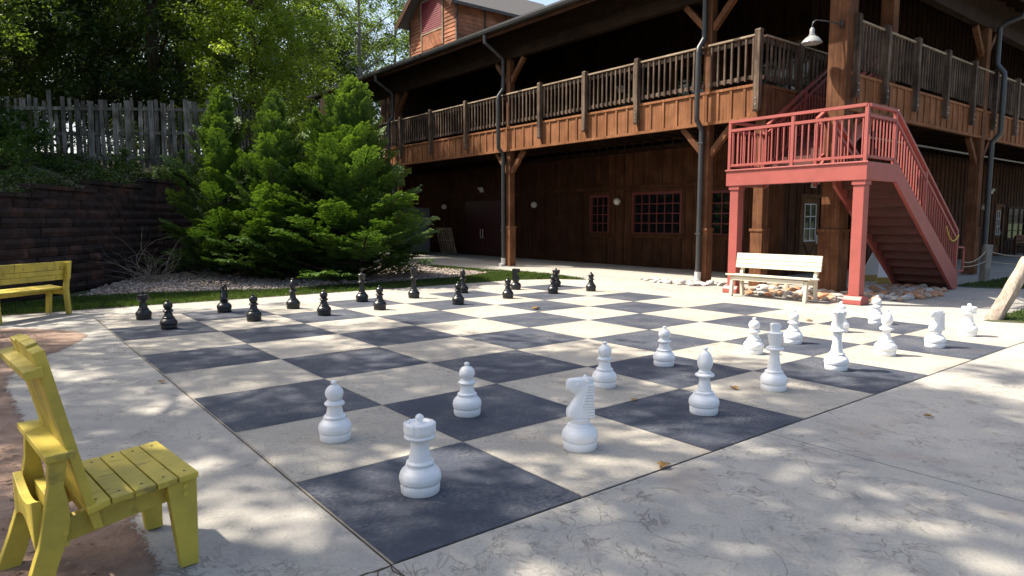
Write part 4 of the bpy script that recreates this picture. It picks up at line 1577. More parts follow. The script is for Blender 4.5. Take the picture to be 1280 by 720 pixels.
# clapboards as real lapped boards on the front and the side
z = zb
while z < pk - 0.05:
    h = 0.165
    half = (DY1 - DY0) / 2 if z < DZ else (pk - z) / 0.72
    if half > 0.08:
        dm.prism([(DX - 0.028, z), (DX - 0.006, z + h), (DX + 0.03, z + h), (DX + 0.03, z)], 'y', ym - half + 0.06 * (z < DZ), ym + half - 0.06 * (z < DZ))
    z += h
z = zb
while z < DZ:
    dm.prism([(DY0 - 0.028, z), (DY0 - 0.006, z + 0.165), (DY0 + 0.03, z + 0.165), (DY0 + 0.03, z)], 'x', DX + 0.06, 20.0)
    z += 0.165
dm.box(DX + 0.03, 20.0, DY0 + 0.03, DY1, zb, DZ)
dorm = part(dm, 'dormer', 'dormer_siding')
for y in (DY0 - 0.03, DY1 - 0.06):
    mb = MB()
    mb.box(DX - 0.045, DX + 0.06, y, y + 0.09, zb, DZ + 0.02)
    part(mb, 'corner_trim', 'rail_wood', dorm)
for x in (16.4, 17.6):
    mb = MB()
    mb.box(x, x + 0.1, DY0 - 0.045, DY0 - 0.0285, zb, DZ)
    part(mb, 'corner_trim', 'rail_wood', dorm)
mb = MB()
oh = 0.42
for sg in (-1, 1):
    yo, yi = ym + sg * ((DY1 - DY0) / 2 + oh), ym
    zo = DZ - oh * 0.72 + 0.06
    zi = pk + 0.06
    a = [(DX - 0.5, yo, zo), (DX - 0.5, yi, zi), (21.5, yi, zi), (21.5, yo, zo)]
    b = [(x, y, zz + 0.13) for x, y, zz in a]
    mb.add(a + b, [(0, 1, 2, 3), (7, 6, 5, 4), (0, 4, 5, 1), (1, 5, 6, 2), (2, 6, 7, 3), (3, 7, 4, 0)])
part(mb, 'dormer_roof', 'shingle', dorm)
mb = MB()
for sg in (-1, 1):
    yo = ym + sg * ((DY1 - DY0) / 2 + oh)
    mb.beam((DX - 0.52, yo, DZ - oh * 0.72 + 0.05), (DX - 0.52, ym + sg * 0.02, pk + 0.04), 0.04, 0.24)
part(mb, 'barge_board', 'wall_boards', dorm)
mb = MB()
ly0, ly1, lz0, lz1 = ym - 0.93, ym + 0.93, 9.95, 11.35
mb.box(DX - 0.06, DX - 0.03, ly0, ly0 + 0.09, 9.2, lz1)
mb.box(DX - 0.06, DX - 0.03, ly1 - 0.09, ly1, 9.2, lz1)
mb.box(DX - 0.061, DX - 0.03, ly0 + 0.091, ly1 - 0.091, lz0 - 0.08, lz0)
mb.box(DX - 0.061, DX - 0.03, ly0 + 0.091, ly1 - 0.091, lz1 - 0.07, lz1)
part(mb, 'vent_frame', 'rail_top_wood', dorm)
mb = MB()
mb.box(DX - 0.034, DX - 0.03, ly0 + 0.09, ly1 - 0.09, lz0, lz1 - 0.07)
z = lz0 + 0.01
while z < lz1 - 0.12:
    mb.prism([(DX - 0.075, z), (DX - 0.035, z + 0.06), (DX - 0.035, z + 0.078), (DX - 0.075, z + 0.018)], 'y', ly0 + 0.092, ly1 - 0.092)
    z += 0.088
part(mb, 'louvre', 'louvre_red', dorm)
mb = MB()                                          # diagonal boarded panel under the vent
mb.box(DX - 0.036, DX - 0.03, ly0 + 0.09, ly1 - 0.09, 9.2, lz0 - 0.08)
for k in range(7):
    y = ly0 + 0.15 + k * 0.11
    mb.beam((DX - 0.045, y, 9.22), (DX - 0.045, y + 0.42, lz0 - 0.10), 0.02, 0.05, (0, 1, 0))
part(mb, 'diagonal_panel', 'dormer_siding', dorm)

# lower lean-to roof end seen past the shrubs, far left of the building
mb = MB()
mb.beam((10.6, 31.3, 5.25), (12.4, 31.0, 6.05), 0.14, 0.2)
mb.box(12.3, 16.0, 31.16, 31.3, 0, 6.0)
part(mb, 'lean_to', 'fascia_wood')


# ------------------------------------------------------------------ red stair with a landing
st = empty('red_staircase', (11.3, 3.1, 0))
tag(st, 'red painted metal staircase with a railed landing on square posts, leading up to the balcony', 'staircase')


def sp(mb, name, mat='red_paint', parent=st, **k):
    return mb.build(name, mat, parent, True, **k)


LX0, LX1, LY0, LY1 = 11.16, 12.45, 3.02, 5.92
mb = MB()
mb.box(LX0, LX0 + 0.08, LY0, LY1, 2.27, 2.60)
mb.box(LX0 + 0.081, LX1, LY0, LY0 + 0.08, 2.27, 2.60)
mb.box(LX0 + 0.081, LX1 + 0.05, LY1 - 0.08, LY1, 2.27, 2.60)
mb.box(LX0 - 0.025, LX0 - 0.0005, LY0 - 0.02, LY1 + 0.02, 2.575, 2.605)
sp(mb, 'landing_beam', bevel=0.006)
mb = MB()
mb.box(LX0 + 0.082, LX1 + 0.05, LY0 + 0.082, LY1 - 0.082, 2.53, 2.585)
for y in (3.6, 4.2, 4.8, 5.4):
    mb.box(LX0 + 0.083, LX1 + 0.05, y, y + 0.06, 2.33, 2.529)
sp(mb, 'landing_deck', 'dark_red_tread')
for y in (3.17, 5.74):
    mb = MB()
    mb.box(11.2, 11.4, y - 0.10, y + 0.10, 0.16, 2.27)
    pl_ = sp(mb, 'landing_post', bevel=0.008)
    mb = MB()
    mb.prism([(11.13, 0.004), (11.47, 0.004), (11.47, 0.09), (11.415, 0.16), (11.185, 0.16), (11.13, 0.09)], 'y', y - 0.17, y + 0.17)
    sp(mb, 'post_base', 'red_paint', pl_, bevel=0.01)
    mb = MB()
    mb.box(11.18, 11.42, y - 0.12, y + 0.12, 2.19, 2.268)
    sp(mb, 'post_cap', 'red_paint', pl_)


def rail_frame(p, q, name='railing', posts=(), step=0.125, zr=(0.095, 0.82, 1.0), r=0.03):
    """Railing between p and q (deck level points): bottom rail, mid rail, top rail, balusters."""
    p, q = Vector(p), Vector(q)
    up = Vector((0, 0, 1))
    mb = MB()
    for h, w_, t_ in ((zr[0], 0.045, 0.05), (zr[1], 0.05, 0.055), (zr[2], 0.075, 0.055)):
        mb.beam(p + up * h, q + up * h, w_, t_)
    L = Vector((q.x - p.x, q.y - p.y, 0)).length
    n = max(1, int(L / step))
    for i in range(n):
        c = p.lerp(q, (i + 0.5) / n)
        mb.box(c.x - 0.011, c.x + 0.011, c.y - 0.011, c.y + 0.011, c.z + zr[0], c.z + zr[1])
    rl = sp(mb, name)
    for t in posts:
        c = p.lerp(q, t)
        m2 = MB()
        m2.box(c.x - r, c.x + r, c.y - r, c.y + r, c.z - 0.02, c.z + zr[2] + 0.012)
        sp(m2, 'railing_post', 'red_paint', rl)
    return rl


DZL = 2.60
rail_frame((11.20, 3.08, DZL), (11.20, 5.87, DZL), posts=(0, 0.5, 1.0))
rail_frame((11.26, 3.08, DZL), (12.36, 3.08, DZL), posts=(1.0,))
rail_frame((11.26, 5.87, DZL), (12.50, 5.87, DZL), posts=(1.0,))
rail_frame((12.38, 3.08, DZL), (15.80, 3.08, 0.30), posts=(0.45, 1.0))
rail_frame((12.38, 4.24, DZL), (15.80, 4.24, 0.30), posts=(0.0, 1.0))
# lower flight: stringers, treads and risers; the boarded underside shows as steps
SL = -0.672
for y in (3.03, 4.21):
    mb = MB()
    mb.prism([(12.40, 2.60), (12.40, 2.27), (12.15, 2.27), (12.15, 2.22), (12.32, 2.22), (15.62, 0.004), (15.86, 0.004), (15.86, 0.38)] if False else
             [(12.452, 2.60), (12.452, 2.25), (15.60, 0.02), (15.86, 0.02), (15.86, 0.36)], 'y', y, y + 0.07)
    sp(mb, 'stringer', bevel=0.005)
N = 13
for k in range(N):
    z = DZL - (k + 1) * DZL / (N + 1) 
    x = 12.46 + k * 3.3 / N
    mb = MB()
    mb.box(x, x + 3.3 / N + 0.03, 3.101, 4.209, z - 0.045, z)
    mb.box(x + 3.3 / N - 0.001, x + 3.3 / N + 0.028, 3.102, 4.208, z - DZL / (N + 1) - 0.01, z - 0.046)
    sp(mb, 'step', 'dark_red_tread')
# upper flight into the balcony
for y in (4.66, 5.80):
    mb = MB()
    mb.prism([(12.50, 2.60), (12.50, 2.25), (15.72, 4.20), (15.72, 4.56)], 'y', y, y + 0.06)
    sp(mb, 'stringer')
for k in range(10):
    z = DZL + (k + 1) * 1.95 / 11
    x = 12.56 + k * 0.316
    mb = MB()
    mb.box(x, x + 0.34, 4.721, 5.799, z - 0.045, z)
    mb.box(x, x + 0.025, 4.722, 5.798, z - 0.17, z - 0.046)
    sp(mb, 'step', 'dark_red_tread')
rail_frame((12.52, 4.69, DZL + 0.05), (15.66, 4.69, 4.55), posts=(0.0, 0.5, 1.0))
rail_frame((12.54, 5.83, DZL + 0.05), (15.66, 5.83, 4.55), posts=(0.5, 1.0))
# small handrail loop at the foot
mb = MB()
mb.tube([(15.84, 3.06, 0.95), (16.18, 3.05, 0.93), (16.2, 3.05, 0.88), (16.2, 3.05, 0.45), (16.16, 3.05, 0.40), (15.86, 3.06, 0.40)], 0.022, 8)
sp(mb, 'handrail_loop')
mb = MB()
pts = [(15.80, 3.05, 0.72 - 0.25 * math.sin(t / 10 * PI) * 0.4 + 0.0) for t in range(2)]
pts = [(15.8 - 0.75 * t / 10, 3.04, 1.22 + 0.20 * t / 10 - 0.22 * math.sin(t / 10 * PI)) for t in range(11)]
mb.tube(pts, 0.014, 6)
tag(mb.build('rope', 'yellow_rope'), 'short yellow rope tied across the foot of the red stair railing', 'rope')


# ------------------------------------------------------------------ lamps
def barn_lamp(wall, reach, label):
    """wall: point on the wall; reach: horizontal vector to the shade."""
    wv, rv = Vector(wall), Vector(reach)
    root = empty('barn_lamp', wv)
    tag(root, label, 'wall lamp', 'gooseneck barn lamps')
    t = rv + Vector((0, 0, 0))
    dn = rv.normalized()
    mb = MB()
    mb.tube([dn * 0.0, dn * 0.035], [0.085, 0.075], 18)
    mb.build('mounting_plate', 'gutter_black', root, False, 40)
    mb = MB()
    pts = [dn * 0.03, dn * 0.2 + Vector((0, 0, 0.05)), rv * 0.85 + Vector((0, 0, 0.09))]
    for k in range(6):
        a = k / 5 * PI / 2
        pts.append(rv * (0.85 + 0.15 * math.sin(a)) + Vector((0, 0, 0.09 - 0.11 * (1 - math.cos(a)))))
    pts.append(rv + Vector((0, 0, -0.09)))
    mb.tube(pts, 0.016, 8)
    mb.build('arm', 'gutter_black', root, False, 50)
    mb = MB()
    mb.lathe([(0.03, -0.06), (0.05, -0.10), (0.05, -0.19), (0.068, -0.20), (0.068, -0.215), (0.055, -0.22)], 20, rv.x, rv.y)
    mb.build('socket', 'lamp_enamel', root, False, 40)
    mb = MB()
    prof = smooth_prof([(0.058, -0.218), (0.085, -0.235), (0.135, -0.27), (0.18, -0.32), (0.205, -0.365)], 4)
    mb.lathe(prof + [(0.20, -0.372)] + [(r - 0.006, z - 0.004) for r, z in prof[::-1]], 28, rv.x, rv.y)
    mb.build('shade', 'lamp_enamel', root, False, 50)
    mb = MB()
    mb.lathe(ball(0.045, -0.29, 0.06), 14, rv.x, rv.y)
    mb.build('bulb', 'lamp_inside', root, False, 60)
    return root


barn_lamp((12.82, 4.42, 5.56), (-0.42, 0.40, 0), 'grey gooseneck barn lamp on the tall corner column above the red landing')
barn_lamp((18.9, 7.47, 3.05), (0.0, -0.55, 0), 'grey gooseneck barn lamp in the dark porch behind the stair railing')


def globe(loc, nrm, label):
    root = empty('globe_lamp', loc)
    tag(root, label, 'wall lamp', 'round porch wall lamps')
    n = Vector(nrm)
    mb = MB()
    mb.tube([n * 0.0, n * 0.05], 0.075, 16)
    mb.build('mount', 'gutter_black', root, False, 40)
    bm = bmesh.new()
    bmesh.ops.create_uvsphere(bm, u_segments=20, v_segments=12, radius=0.125)
    bmesh.ops.translate(bm, verts=bm.verts, vec=n * 0.14)
    me = bpy.data.meshes.new('globe')
    bm.to_mesh(me)
    bm.free()
    me.shade_smooth()
    me.materials.append(MATS['globe_glass'])
    o = bpy.data.objects.new('globe', me)
    COL.objects.link(o)
    o.parent = root


globe((WX - 0.03, 13.55, 2.2), (-1, 0, 0), 'round globe lamp on the brown wall between the two ground floor windows')
globe((WX - 0.03, 18.0, 2.17), (-1, 0, 0), 'round globe lamp on the dark wall just right of the far post')
globe((WX - 0.03, 24.6, 2.2), (-1, 0, 0), 'dim globe lamp in the far porch corner left of the red doors')
globe((WX - 0.03, 13.0, 6.3), (-1, 0, 0), 'dim globe lamp on the upper balcony wall')
globe((31.4, WY - 0.03, 2.1), (0, -1, 0), 'globe lamp in the right porch beside the narrow glazed door')


def emergency(loc, rz, label):
    root = empty('emergency_light', loc, rz)
    tag(root, label, 'emergency light', 'twin-head emergency lights')
    mb = MB()
    mb.box(-0.06, 0.0, -0.12, 0.12, -0.06, 0.06)
    mb.build('housing', 'white_pvc', root, False, None, 0.01)
    for s in (-1, 1):
        mb = MB()
        mb.tube([(-0.05, s * 0.09, 0.06), (-0.07, s * 0.10, 0.10), (-0.13, s * 0.11, 0.10)], [0.02, 0.05, 0.06], 12)
        mb.build('lamp_head', 'lamp_inside', root, False, 40)


emergency((WX - 0.03, 21.7, 2.85), 0, 'twin-head emergency light above the red double doors')
emergency((WX - 0.03, 13.55, 5.95), 0, 'twin-head emergency light high on the balcony wall')
emergency((17.7, WY - 0.03, 2.55), PI / 2, 'small grey emergency light above the glazed door')
emergency((32.6, WY - 0.03, 2.75), PI / 2, 'small emergency light in the right porch')

# grey electrical cabinet and leaning racks in the far porch
cab = empty('electrical_cabinet', (14.6, 25.2, 0.0))
tag(cab, 'grey metal cabinet standing in the dark porch behind the shrubs', 'cabinet')
mb = MB()
mb.box(-0.75, 0.75, -0.4, 0.4, 0.05, 2.15)
mb.build('body', 'grey_cabinet', cab, False, None, 0.015)
for a, b in ((-0.74, -0.005), (0.005, 0.74)):
    mb = MB()
    mb.box(a + 0.01, b - 0.01, -0.43, -0.401, 0.12, 2.08)
    dr = mb.build('door', 'grey_cabinet', cab, False, None, 0.006)
    mb = MB()
    mb.box((a + b) / 2 + (0.28 if a < -0.1 else -0.28) - 0.012, (a + b) / 2 + (0.28 if a < -0.1 else -0.28) + 0.012, -0.455, -0.431, 1.0, 1.15)
    mb.build('handle', 'steel', dr, False)


def rack(loc, rz, label):
    root = empty('wooden_rack', loc, rz)
    tag(root, label, 'wooden rack', 'wooden racks leaning in the porch')
    R_ = Matrix.Rotation(math.radians(14), 4, 'X')
    for k in range(5):
        mb = MB()
        x = -0.42 + k * 0.21
        mb.box(x - 0.035, x + 0.035, -0.02, 0.02, 0.0, 1.25)
        mb.v = [tuple((R_ @ Vector(v)) * 1.0) for v in mb.v]
        mb.build('upright', 'pallet_wood', root, False)
    for z in (0.04, 0.62, 1.17):
        mb = MB()
        mb.box(-0.46, 0.46, -0.045, -0.0205, z, z + 0.07)
        mb.v = [tuple(R_ @ Vector(v)) for v in mb.v]
        mb.build('crossbar', 'pallet_wood', root, False)
    return root


rack((15.62, 23.75, 0.02), -PI / 2, 'left one of two slatted wooden racks leaning beside the red doors')
rack((15.55, 23.25, 0.02), -PI / 2 - 0.06, 'right one of two slatted wooden racks, overlapping the left one')

# white triangular board under the stair
sg = empty('a_frame_board', (16.35, 4.85, 0.0), math.radians(-35))
tag(sg, 'white triangular folding board with a yellow foot, standing under the red stair', 'board')
for s in (-1, 1):
    mb = MB()
    vs = [(-0.34, s * 0.36, 0.16), (0.34, s * 0.36, 0.16), (0.05, s * 0.03, 1.15), (-0.05, s * 0.03, 1.15)]
    mb.add([(x, y - s * 0.012, z) for x, y, z in vs] + [(x, y + s * 0.012, z) for x, y, z in vs], [(0, 1, 2, 3), (7, 6, 5, 4), (0, 4, 5, 1), (1, 5, 6, 2), (2, 6, 7, 3), (3, 7, 4, 0)])
    mb.build('board', 'sign_white', sg, False)
    mb = MB()
    mb.box(-0.37, 0.37, s * 0.38 - 0.035, s * 0.38 + 0.035, 0.0, 0.158)
    mb.build('foot', 'sign_yellow', sg, False, None, 0.01)

# dark bench in the right porch
db = empty('porch_bench', (34.6, 6.6, 0.0), 0.0)
tag(db, 'dark brown wooden bench in the shade of the right porch', 'bench')
for x in (-0.7, 0.7):
    mb = MB()
    mb.box(x - 0.04, x + 0.04, -0.25, -0.18, 0, 0.42)
    mb.build('leg', 'bench_dark_wood', db, False)
    mb = MB()
    mb.box(x - 0.04, x + 0.04, 0.18, 0.25, 0, 0.9)
    mb.build('leg', 'bench_dark_wood', db, False)
mb = MB()
mb.box(-0.8, 0.8, -0.27, 0.17, 0.421, 0.46)
mb.build('seat', 'bench_dark_wood', db, False)
for z in (0.56, 0.70, 0.82):
    mb = MB()
    mb.box(-0.8, 0.8, 0.15, 0.179, z, z + 0.10)
    mb.build('back_slat', 'column_wood', db, False)


# ------------------------------------------------------------------ log posts and rope
def log_post(base, top, r0, r1, label, mat, grp='log posts of the rope barrier'):
    b, t = Vector(base), Vector(top)
    root = empty('log_post', b)
    tag(root, label, 'post', grp)
    d_ = t - b
    n, seg = 14, 18
    rr = random.Random(int(b.x * 10))
    vs, fs = [], []
    ax = d_.normalized()
    a = ax.cross(Vector((0, 1, 0))).normalized()
    c = ax.cross(a)
    ph = [rr.uniform(0, 6.28) for _ in range(6)]
    rows = [(-0.03, 1.12)] + [(i / n, 1.0) for i in range(n)] + [(0.985, 0.97), (1.0, 0.86), (1.004, 0.5)]
    for tt, kf in rows:
        rad = (r0 + (r1 - r0) * tt) * kf
        if tt < 0.1:
            rad *= 1 + (0.1 - tt) * 1.2
        for k in range(seg):
            th = 2 * PI * k / seg
            f = 1 + 0.05 * math.sin(3 * th + ph[0] + tt * 2) + 0.035 * math.sin(5 * th + ph[1] + tt * 5) + 0.03 * math.sin(tt * 17 + ph[2] + th) + rr.gauss(0, 0.012)
            if math.sin(th + ph[3]) > 0.86 and 0.05 < tt < 0.9:
                f -= 0.10
            vs.append(d_ * tt + (a * math.cos(th) + c * math.sin(th)) * rad * f)
    for i in range(len(rows) - 1):
        for k in range(seg):
            k2 = (k + 1) % seg
            fs.append((i * seg + k, i * seg + k2, (i + 1) * seg + k2, (i + 1) * seg + k))
    fs.append(tuple((len(rows) - 1) * seg + k for k in range(seg)))
    mb = MB()
    mb.add(vs, fs)
    mb.build('trunk', mat, root, False, 50)
    return root


lp = log_post((11.02, 0.93, -0.05), (11.40, 0.62, 0.95), 0.108, 0.100, 'leaning weathered log post at the corner of the lawn, right edge', 'log_wood')
for h, s in ((0.80, 1.0), (0.80, -1.0)):
    p = Vector((0.38, -0.31, 0.98)) * 0.86
    mb = MB()
    dd = Vector((-0.62, -0.78, 0.05)).normalized() if s > 0 else Vector((0.785, -0.62, 0)).normalized()
    mb.tube([p + dd * 0.090, p + dd * 0.108], 0.016, 10)
    mb.build('rope_hole', 'gutter_black', lp, False)
log_post((18.55, 3.32, -0.05), (18.60, 3.30, 0.94), 0.115, 0.11, 'upright grey log post in front of the right porch column', 'grey_post_wood')
log_post((20.6, 2.35, -0.05), (20.62, 2.35, 0.90), 0.115, 0.11, 'upright grey log post cut by the right edge of the photo', 'grey_post_wood')


def rope(p, q, sag, label):
    p, q = Vector(p), Vector(q)
    mb = MB()
    mb.tube([p.lerp(q, t / 16) - Vector((0, 0, sag * 4 * (t / 16) * (1 - t / 16))) for t in range(17)], 0.014, 6)
    tag(mb.build('rope', 'rope'), label, 'rope', 'ropes of the barrier')


rope((16.2, 3.1, 0.62), (18.5, 3.3, 0.78), 0.13, 'upper sagging rope between the stair foot and the upright log post')
rope((18.6, 3.28, 0.78), (20.55, 2.38, 0.82), 0.16, 'upper sagging rope between the two upright log posts')
rope((16.2, 3.1, 0.50), (18.5, 3.3, 0.52), 0.05, 'lower rope between the stair foot and the upright log post')
rope((18.6, 3.28, 0.52), (20.55, 2.38, 0.42), 0.05, 'lower rope between the two upright log posts')
rope((11.42, 0.52, 0.80), (12.3, -1.3, 0.72), 0.1, 'rope leaving the leaning log post to the right')


# ------------------------------------------------------------------ stones
def stone_mesh(seed, rough=0.10, flat_=0.62):
    r = random.Random(seed)
    bm = bmesh.new()
    bmesh.ops.create_icosphere(bm, subdivisions=3, radius=1)
    ph = [[r.uniform(0, 6.28) for _ in range(3)] for _ in range(4)]
    fr = [[r.uniform(1.2, 2.6) for _ in range(3)] for _ in range(4)]
    sx, sy = r.uniform(0.8, 1.25), r.uniform(0.65, 1.0)
    for v in bm.verts:
        c = v.co
        f = 1 + rough * sum(math.sin(fr[i][0] * c.x + ph[i][0]) * math.sin(fr[i][1] * c.y + ph[i][1]) * math.sin(fr[i][2] * c.z + ph[i][2]) for i in range(4)) * 1.4
        v.co = Vector((c.x * sx, c.y * sy, c.z * flat_)) * f
    me = bpy.data.meshes.new('stone')
    bm.to_mesh(me)
    bm.free()
    me.shade_smooth()
    return me


STONES = {}
for matn in ('river_stone', 'orange_stone', 'grey_stone'):
    STONES[matn] = []
    for k in range(4):
        me = stone_mesh(hash(matn) % 97 + k * 13 if False else len(matn) * 7 + k * 13, 0.16 if matn == 'grey_stone' else 0.10)
        me.materials.append(MATS[matn])
        STONES[matn].append(me)


def stones(poly, n, mats, rmin, rmax, label, group, seed, mind=0.8, blockers=()):
    r = random.Random(seed)
    placed = []
    tries = 0
    P = np.array(poly)
    lo, hi = P.min(0), P.max(0)
    while len(placed) < n and tries < n * 60:
        tries += 1
        x, y = r.uniform(lo[0], hi[0]), r.uniform(lo[1], hi[1])
        if not in_poly(np.array([[x, y]]), poly)[0]:
            continue
        rad = r.uniform(rmin, rmax)
        if any((x - a) ** 2 + (y - b) ** 2 < (mind * (rad + c)) ** 2 for a, b, c in placed):
            continue
        if any(bx0 - rad * 0.8 < x < bx1 + rad * 0.8 and by0 - rad * 0.8 < y < by1 + rad * 0.8 for bx0, bx1, by0, by1 in blockers):
            continue
        placed.append((x, y, rad))
        o = bpy.data.objects.new('stone', r.choice(STONES[r.choice(mats)]))
        COL.objects.link(o)
        s = r.uniform(0.85, 1.15)
        o.scale = (rad * s, rad / s, rad * r.uniform(0.75, 1.1))
        o.location = (x, y, rad * 0.36)
        o.rotation_euler = (r.gauss(0, 0.15), r.gauss(0, 0.15), r.uniform(0, 6.28))
        tag(o, label, 'stone', group)


BLK = [(11.1, 11.5, 2.98, 3.36), (11.1, 11.5, 5.55, 5.93), (12.78, 13.28, 4.22, 4.74), (10.8, 11.12, 3.68, 3.96), (10.8, 11.12, 5.3, 5.5), (12.5, 12.95, 6.0, 6.4), (15.5, 16.0, 2.9, 4.4)]
stones([(11.2, 3.4), (11.15, 5.6), (12.0, 5.9), (12.75, 6.0), (12.8, 4.2), (12.6, 3.2), (11.6, 3.0)], 105, ['river_stone', 'orange_stone', 'grey_stone'], 0.06, 0.13, 'rounded river stone in the bed behind the cream bench', 'river stones behind the cream bench', 3, 0.62, BLK)
stones([(12.5, 3.3), (12.7, 4.4), (13.9, 4.5), (15.4, 4.0), (15.4, 3.1), (14.0, 2.75), (12.4, 2.75)], 105, ['river_stone', 'orange_stone', 'grey_stone'], 0.06, 0.13, 'rounded river stone in the bed under the red stair flight', 'river stones under the red stair', 5, 0.62, BLK)
stones([(12.0, 7.0), (11.75, 7.4), (11.8, 8.4), (12.1, 9.1), (12.4, 9.0), (12.55, 8.2), (12.55, 7.5), (12.5, 6.7)], 42, ['grey_stone'], 0.05, 0.12, 'pale angular rock piled at the foot of the downspout post', 'pale rocks at the downspout foot', 9, 0.6, [(12.35, 12.7, 7.8, 8.1)])

# ------------------------------------------------------------------ fallen leaves
LEAVES = [(670, 387, 'orange-brown fallen leaf on a light square near the middle of the board', 0.10),
          (918, 487, 'brown fallen leaf on a light square left of the block-topped king', 0.055),
          (1012, 402, 'small dry leaf scrap on a dark square between two far white pawns', 0.06),
          (792, 501, 'small brown leaf beside the dark square of the near bishop', 0.04),
          (1160, 522, 'dark leaf scrap on the plain concrete at the right', 0.04),
          (830, 585, 'pale leaf scrap at the board edge under the near bishop square', 0.06),
          (202, 479, 'small tan leaf on the joint left of the board', 0.05)]


def px_ground(x, y):
    f = 840.97
    pit, yaw = math.radians(-5.698), math.radians(38.317)
    fw = Vector((math.sin(yaw) * math.cos(pit), math.cos(yaw) * math.cos(pit), math.sin(pit)))
    rt = Vector((math.cos(yaw), -math.sin(yaw), 0))
    up = rt.cross(fw)
    dd = fw + rt * ((x - 640) / f) + up * ((360 - y) / f)
    t = -cam.location.z / dd.z
    return cam.location + dd * t


for n, (x, y, lb, sz) in enumerate(LEAVES):
    g = px_ground(x, y)
    mb = MB()
    pts = []
    m_ = 12
    rr = random.Random(n)
    for k in range(m_):
        a = 2 * PI * k / m_
        rad = sz * (1.0 if k % 2 == 0 else 0.62) * (1.15 if k == 0 else 1)
        pts.append((rad * math.cos(a), rad * 0.7 * math.sin(a), 0.006 + 0.35 * sz * abs(math.sin(a)) + rr.uniform(0, 0.004)))
    mb.add([(0, 0, 0.008)] + pts, [(0, 1 + k, 1 + (k + 1) % m_) for k in range(m_)])
    o = mb.build('fallen_leaf', 'dead_leaf', None)
    o.location = (g.x, g.y, 0.006)
    o.rotation_euler = (0, 0, n * 1.3)
    sd = o.modifiers.new('thick', 'SOLIDIFY')
    sd.thickness = 0.002
    tag(o, lb, 'leaf', 'fallen leaves on the patio')

# ------------------------------------------------------------------ retaining wall and terrace
WL = [(-14.0, 3.5), (-6.0, 8.4), (-0.9, 13.15), (1.5, 16.7), (3.4, 18.9), (8.2, 23.3), (10.6, 27.5), (10.9, 34)]
WL = [Vector((x, y, 0)) for x, y in WL]
wl_len = [0]
for a, b in zip(WL, WL[1:]):
    wl_len.append(wl_len[-1] + (b - a).length)


def wl_at(s):
    for i in range(len(WL) - 1):
        if s <= wl_len[i + 1] or i == len(WL) - 2:
            t = (s - wl_len[i]) / (wl_len[i + 1] - wl_len[i])
            p = WL[i].lerp(WL[i + 1], t)
            d_ = (WL[i + 1] - WL[i]).normalized()
            return p, d_


S0 = wl_len[2]


def wl_courses(s):
    """Number of 0.2 m courses at arc length s: the top steps up along the wall."""
    return int(max(9, min(16, 10.4 + (s - S0) * 0.47)))


mb = MB()
caps = MB()
rr = random.Random(2)
BH, BW = 0.2, 0.46
s = 0.0
total = wl_len[-1]
for c in range(17):
    s = (c % 2) * BW / 2
    while s < total - BW:
        if wl_courses(s + BW / 2) > c:
            p, d_ = wl_at(s + BW / 2)
            nrm = Vector((d_.y, -d_.x, 0))                 # towards the patio
            jit = rr.gauss(0, 0.012)
            back = 0.018 * c
            w2 = BW / 2 - 0.006
            z0, z1 = c * BH + 0.004, (c + 1) * BH - 0.006
            f0 = p - nrm * back + nrm * jit
            top = wl_courses(s + BW / 2) == c + 1
            vs = []
            for dz, ins in ((z0, 0.012), ((z0 + z1) / 2, -0.018 + rr.gauss(0, 0.008)), (z1, 0.012)):
                for e in (-1, -0.33, 0.33, 1):
                    q = f0 + d_ * (w2 * e) - nrm * (ins + (0.016 if abs(e) == 1 else rr.gauss(0, 0.006)))
                    vs.append((q.x, q.y, dz))
            for dz in (z0, z1):
                for e in (-1, 1):
                    q = f0 + d_ * (w2 * e) - nrm * 0.30
                    vs.append((q.x, q.y, dz))
            fs = []
            for rw in range(2):
                for k in range(3):
                    i0 = rw * 4 + k
                    fs.append((i0, i0 + 1, i0 + 5, i0 + 4))
            fs += [(8, 9, 10, 11, 15, 14), (0, 12, 13, 3, 2, 1), (0, 4, 8, 14, 12), (3, 13, 15, 11, 7), (12, 14, 15, 13)]
            mb.add(vs, fs)
            if top:
                zc = z1 + 0.004
                q0, q1 = f0 - d_ * (w2 + 0.002), f0 + d_ * (w2 + 0.002)
                vs = []
                for q in (q0, q1):
                    for ins, zz in ((-0.045, zc), (-0.045, zc + 0.085), (0.30, zc + 0.09), (0.30, zc)):
                        g = q - nrm * ins
                        vs.append((g.x, g.y, zz))
                caps.add(vs, [(0, 1, 2, 3), (7, 6, 5, 4), (0, 4, 5, 1), (1, 5, 6, 2), (2, 6, 7, 3), (3, 7, 4, 0)])
        s += BW
rw = empty('retaining_wall', (0.5, 15.2, 0))
tag(rw, 'dark reddish split-face block retaining wall with a stepped top, left side', 'wall')
core = MB()
s = 0.0
while s < total - 0.3:
    a, d0 = wl_at(s)
    b, d1 = wl_at(min(s + 0.5, total - 0.01))
    n0, n1 = Vector((d0.y, -d0.x, 0)), Vector((d1.y, -d1.x, 0))
    zt = max(0.2, min(wl_courses(s), wl_courses(s + 0.5)) * BH - 0.03)
    o0, o1 = 0.10 + 0.018 * 14, 0.40 + 0.018 * 14
    q = [a - n0 * 0.20, b - n1 * 0.20, b - n1 * 0.9, a - n0 * 0.9]
    core.add([(p.x, p.y, 0) for p in q] + [(p.x, p.y, zt) for p in q], [(3, 2, 1, 0), (4, 5, 6, 7), (0, 1, 5, 4), (1, 2, 6, 5), (2, 3, 7, 6), (3, 0, 4, 7)])
    s += 0.5
core.build('backfill', 'wall_block', rw, True)
mb.build('blocks', 'wall_block', rw, True)
caps.build('cap_stones', 'wall_block', rw, True)


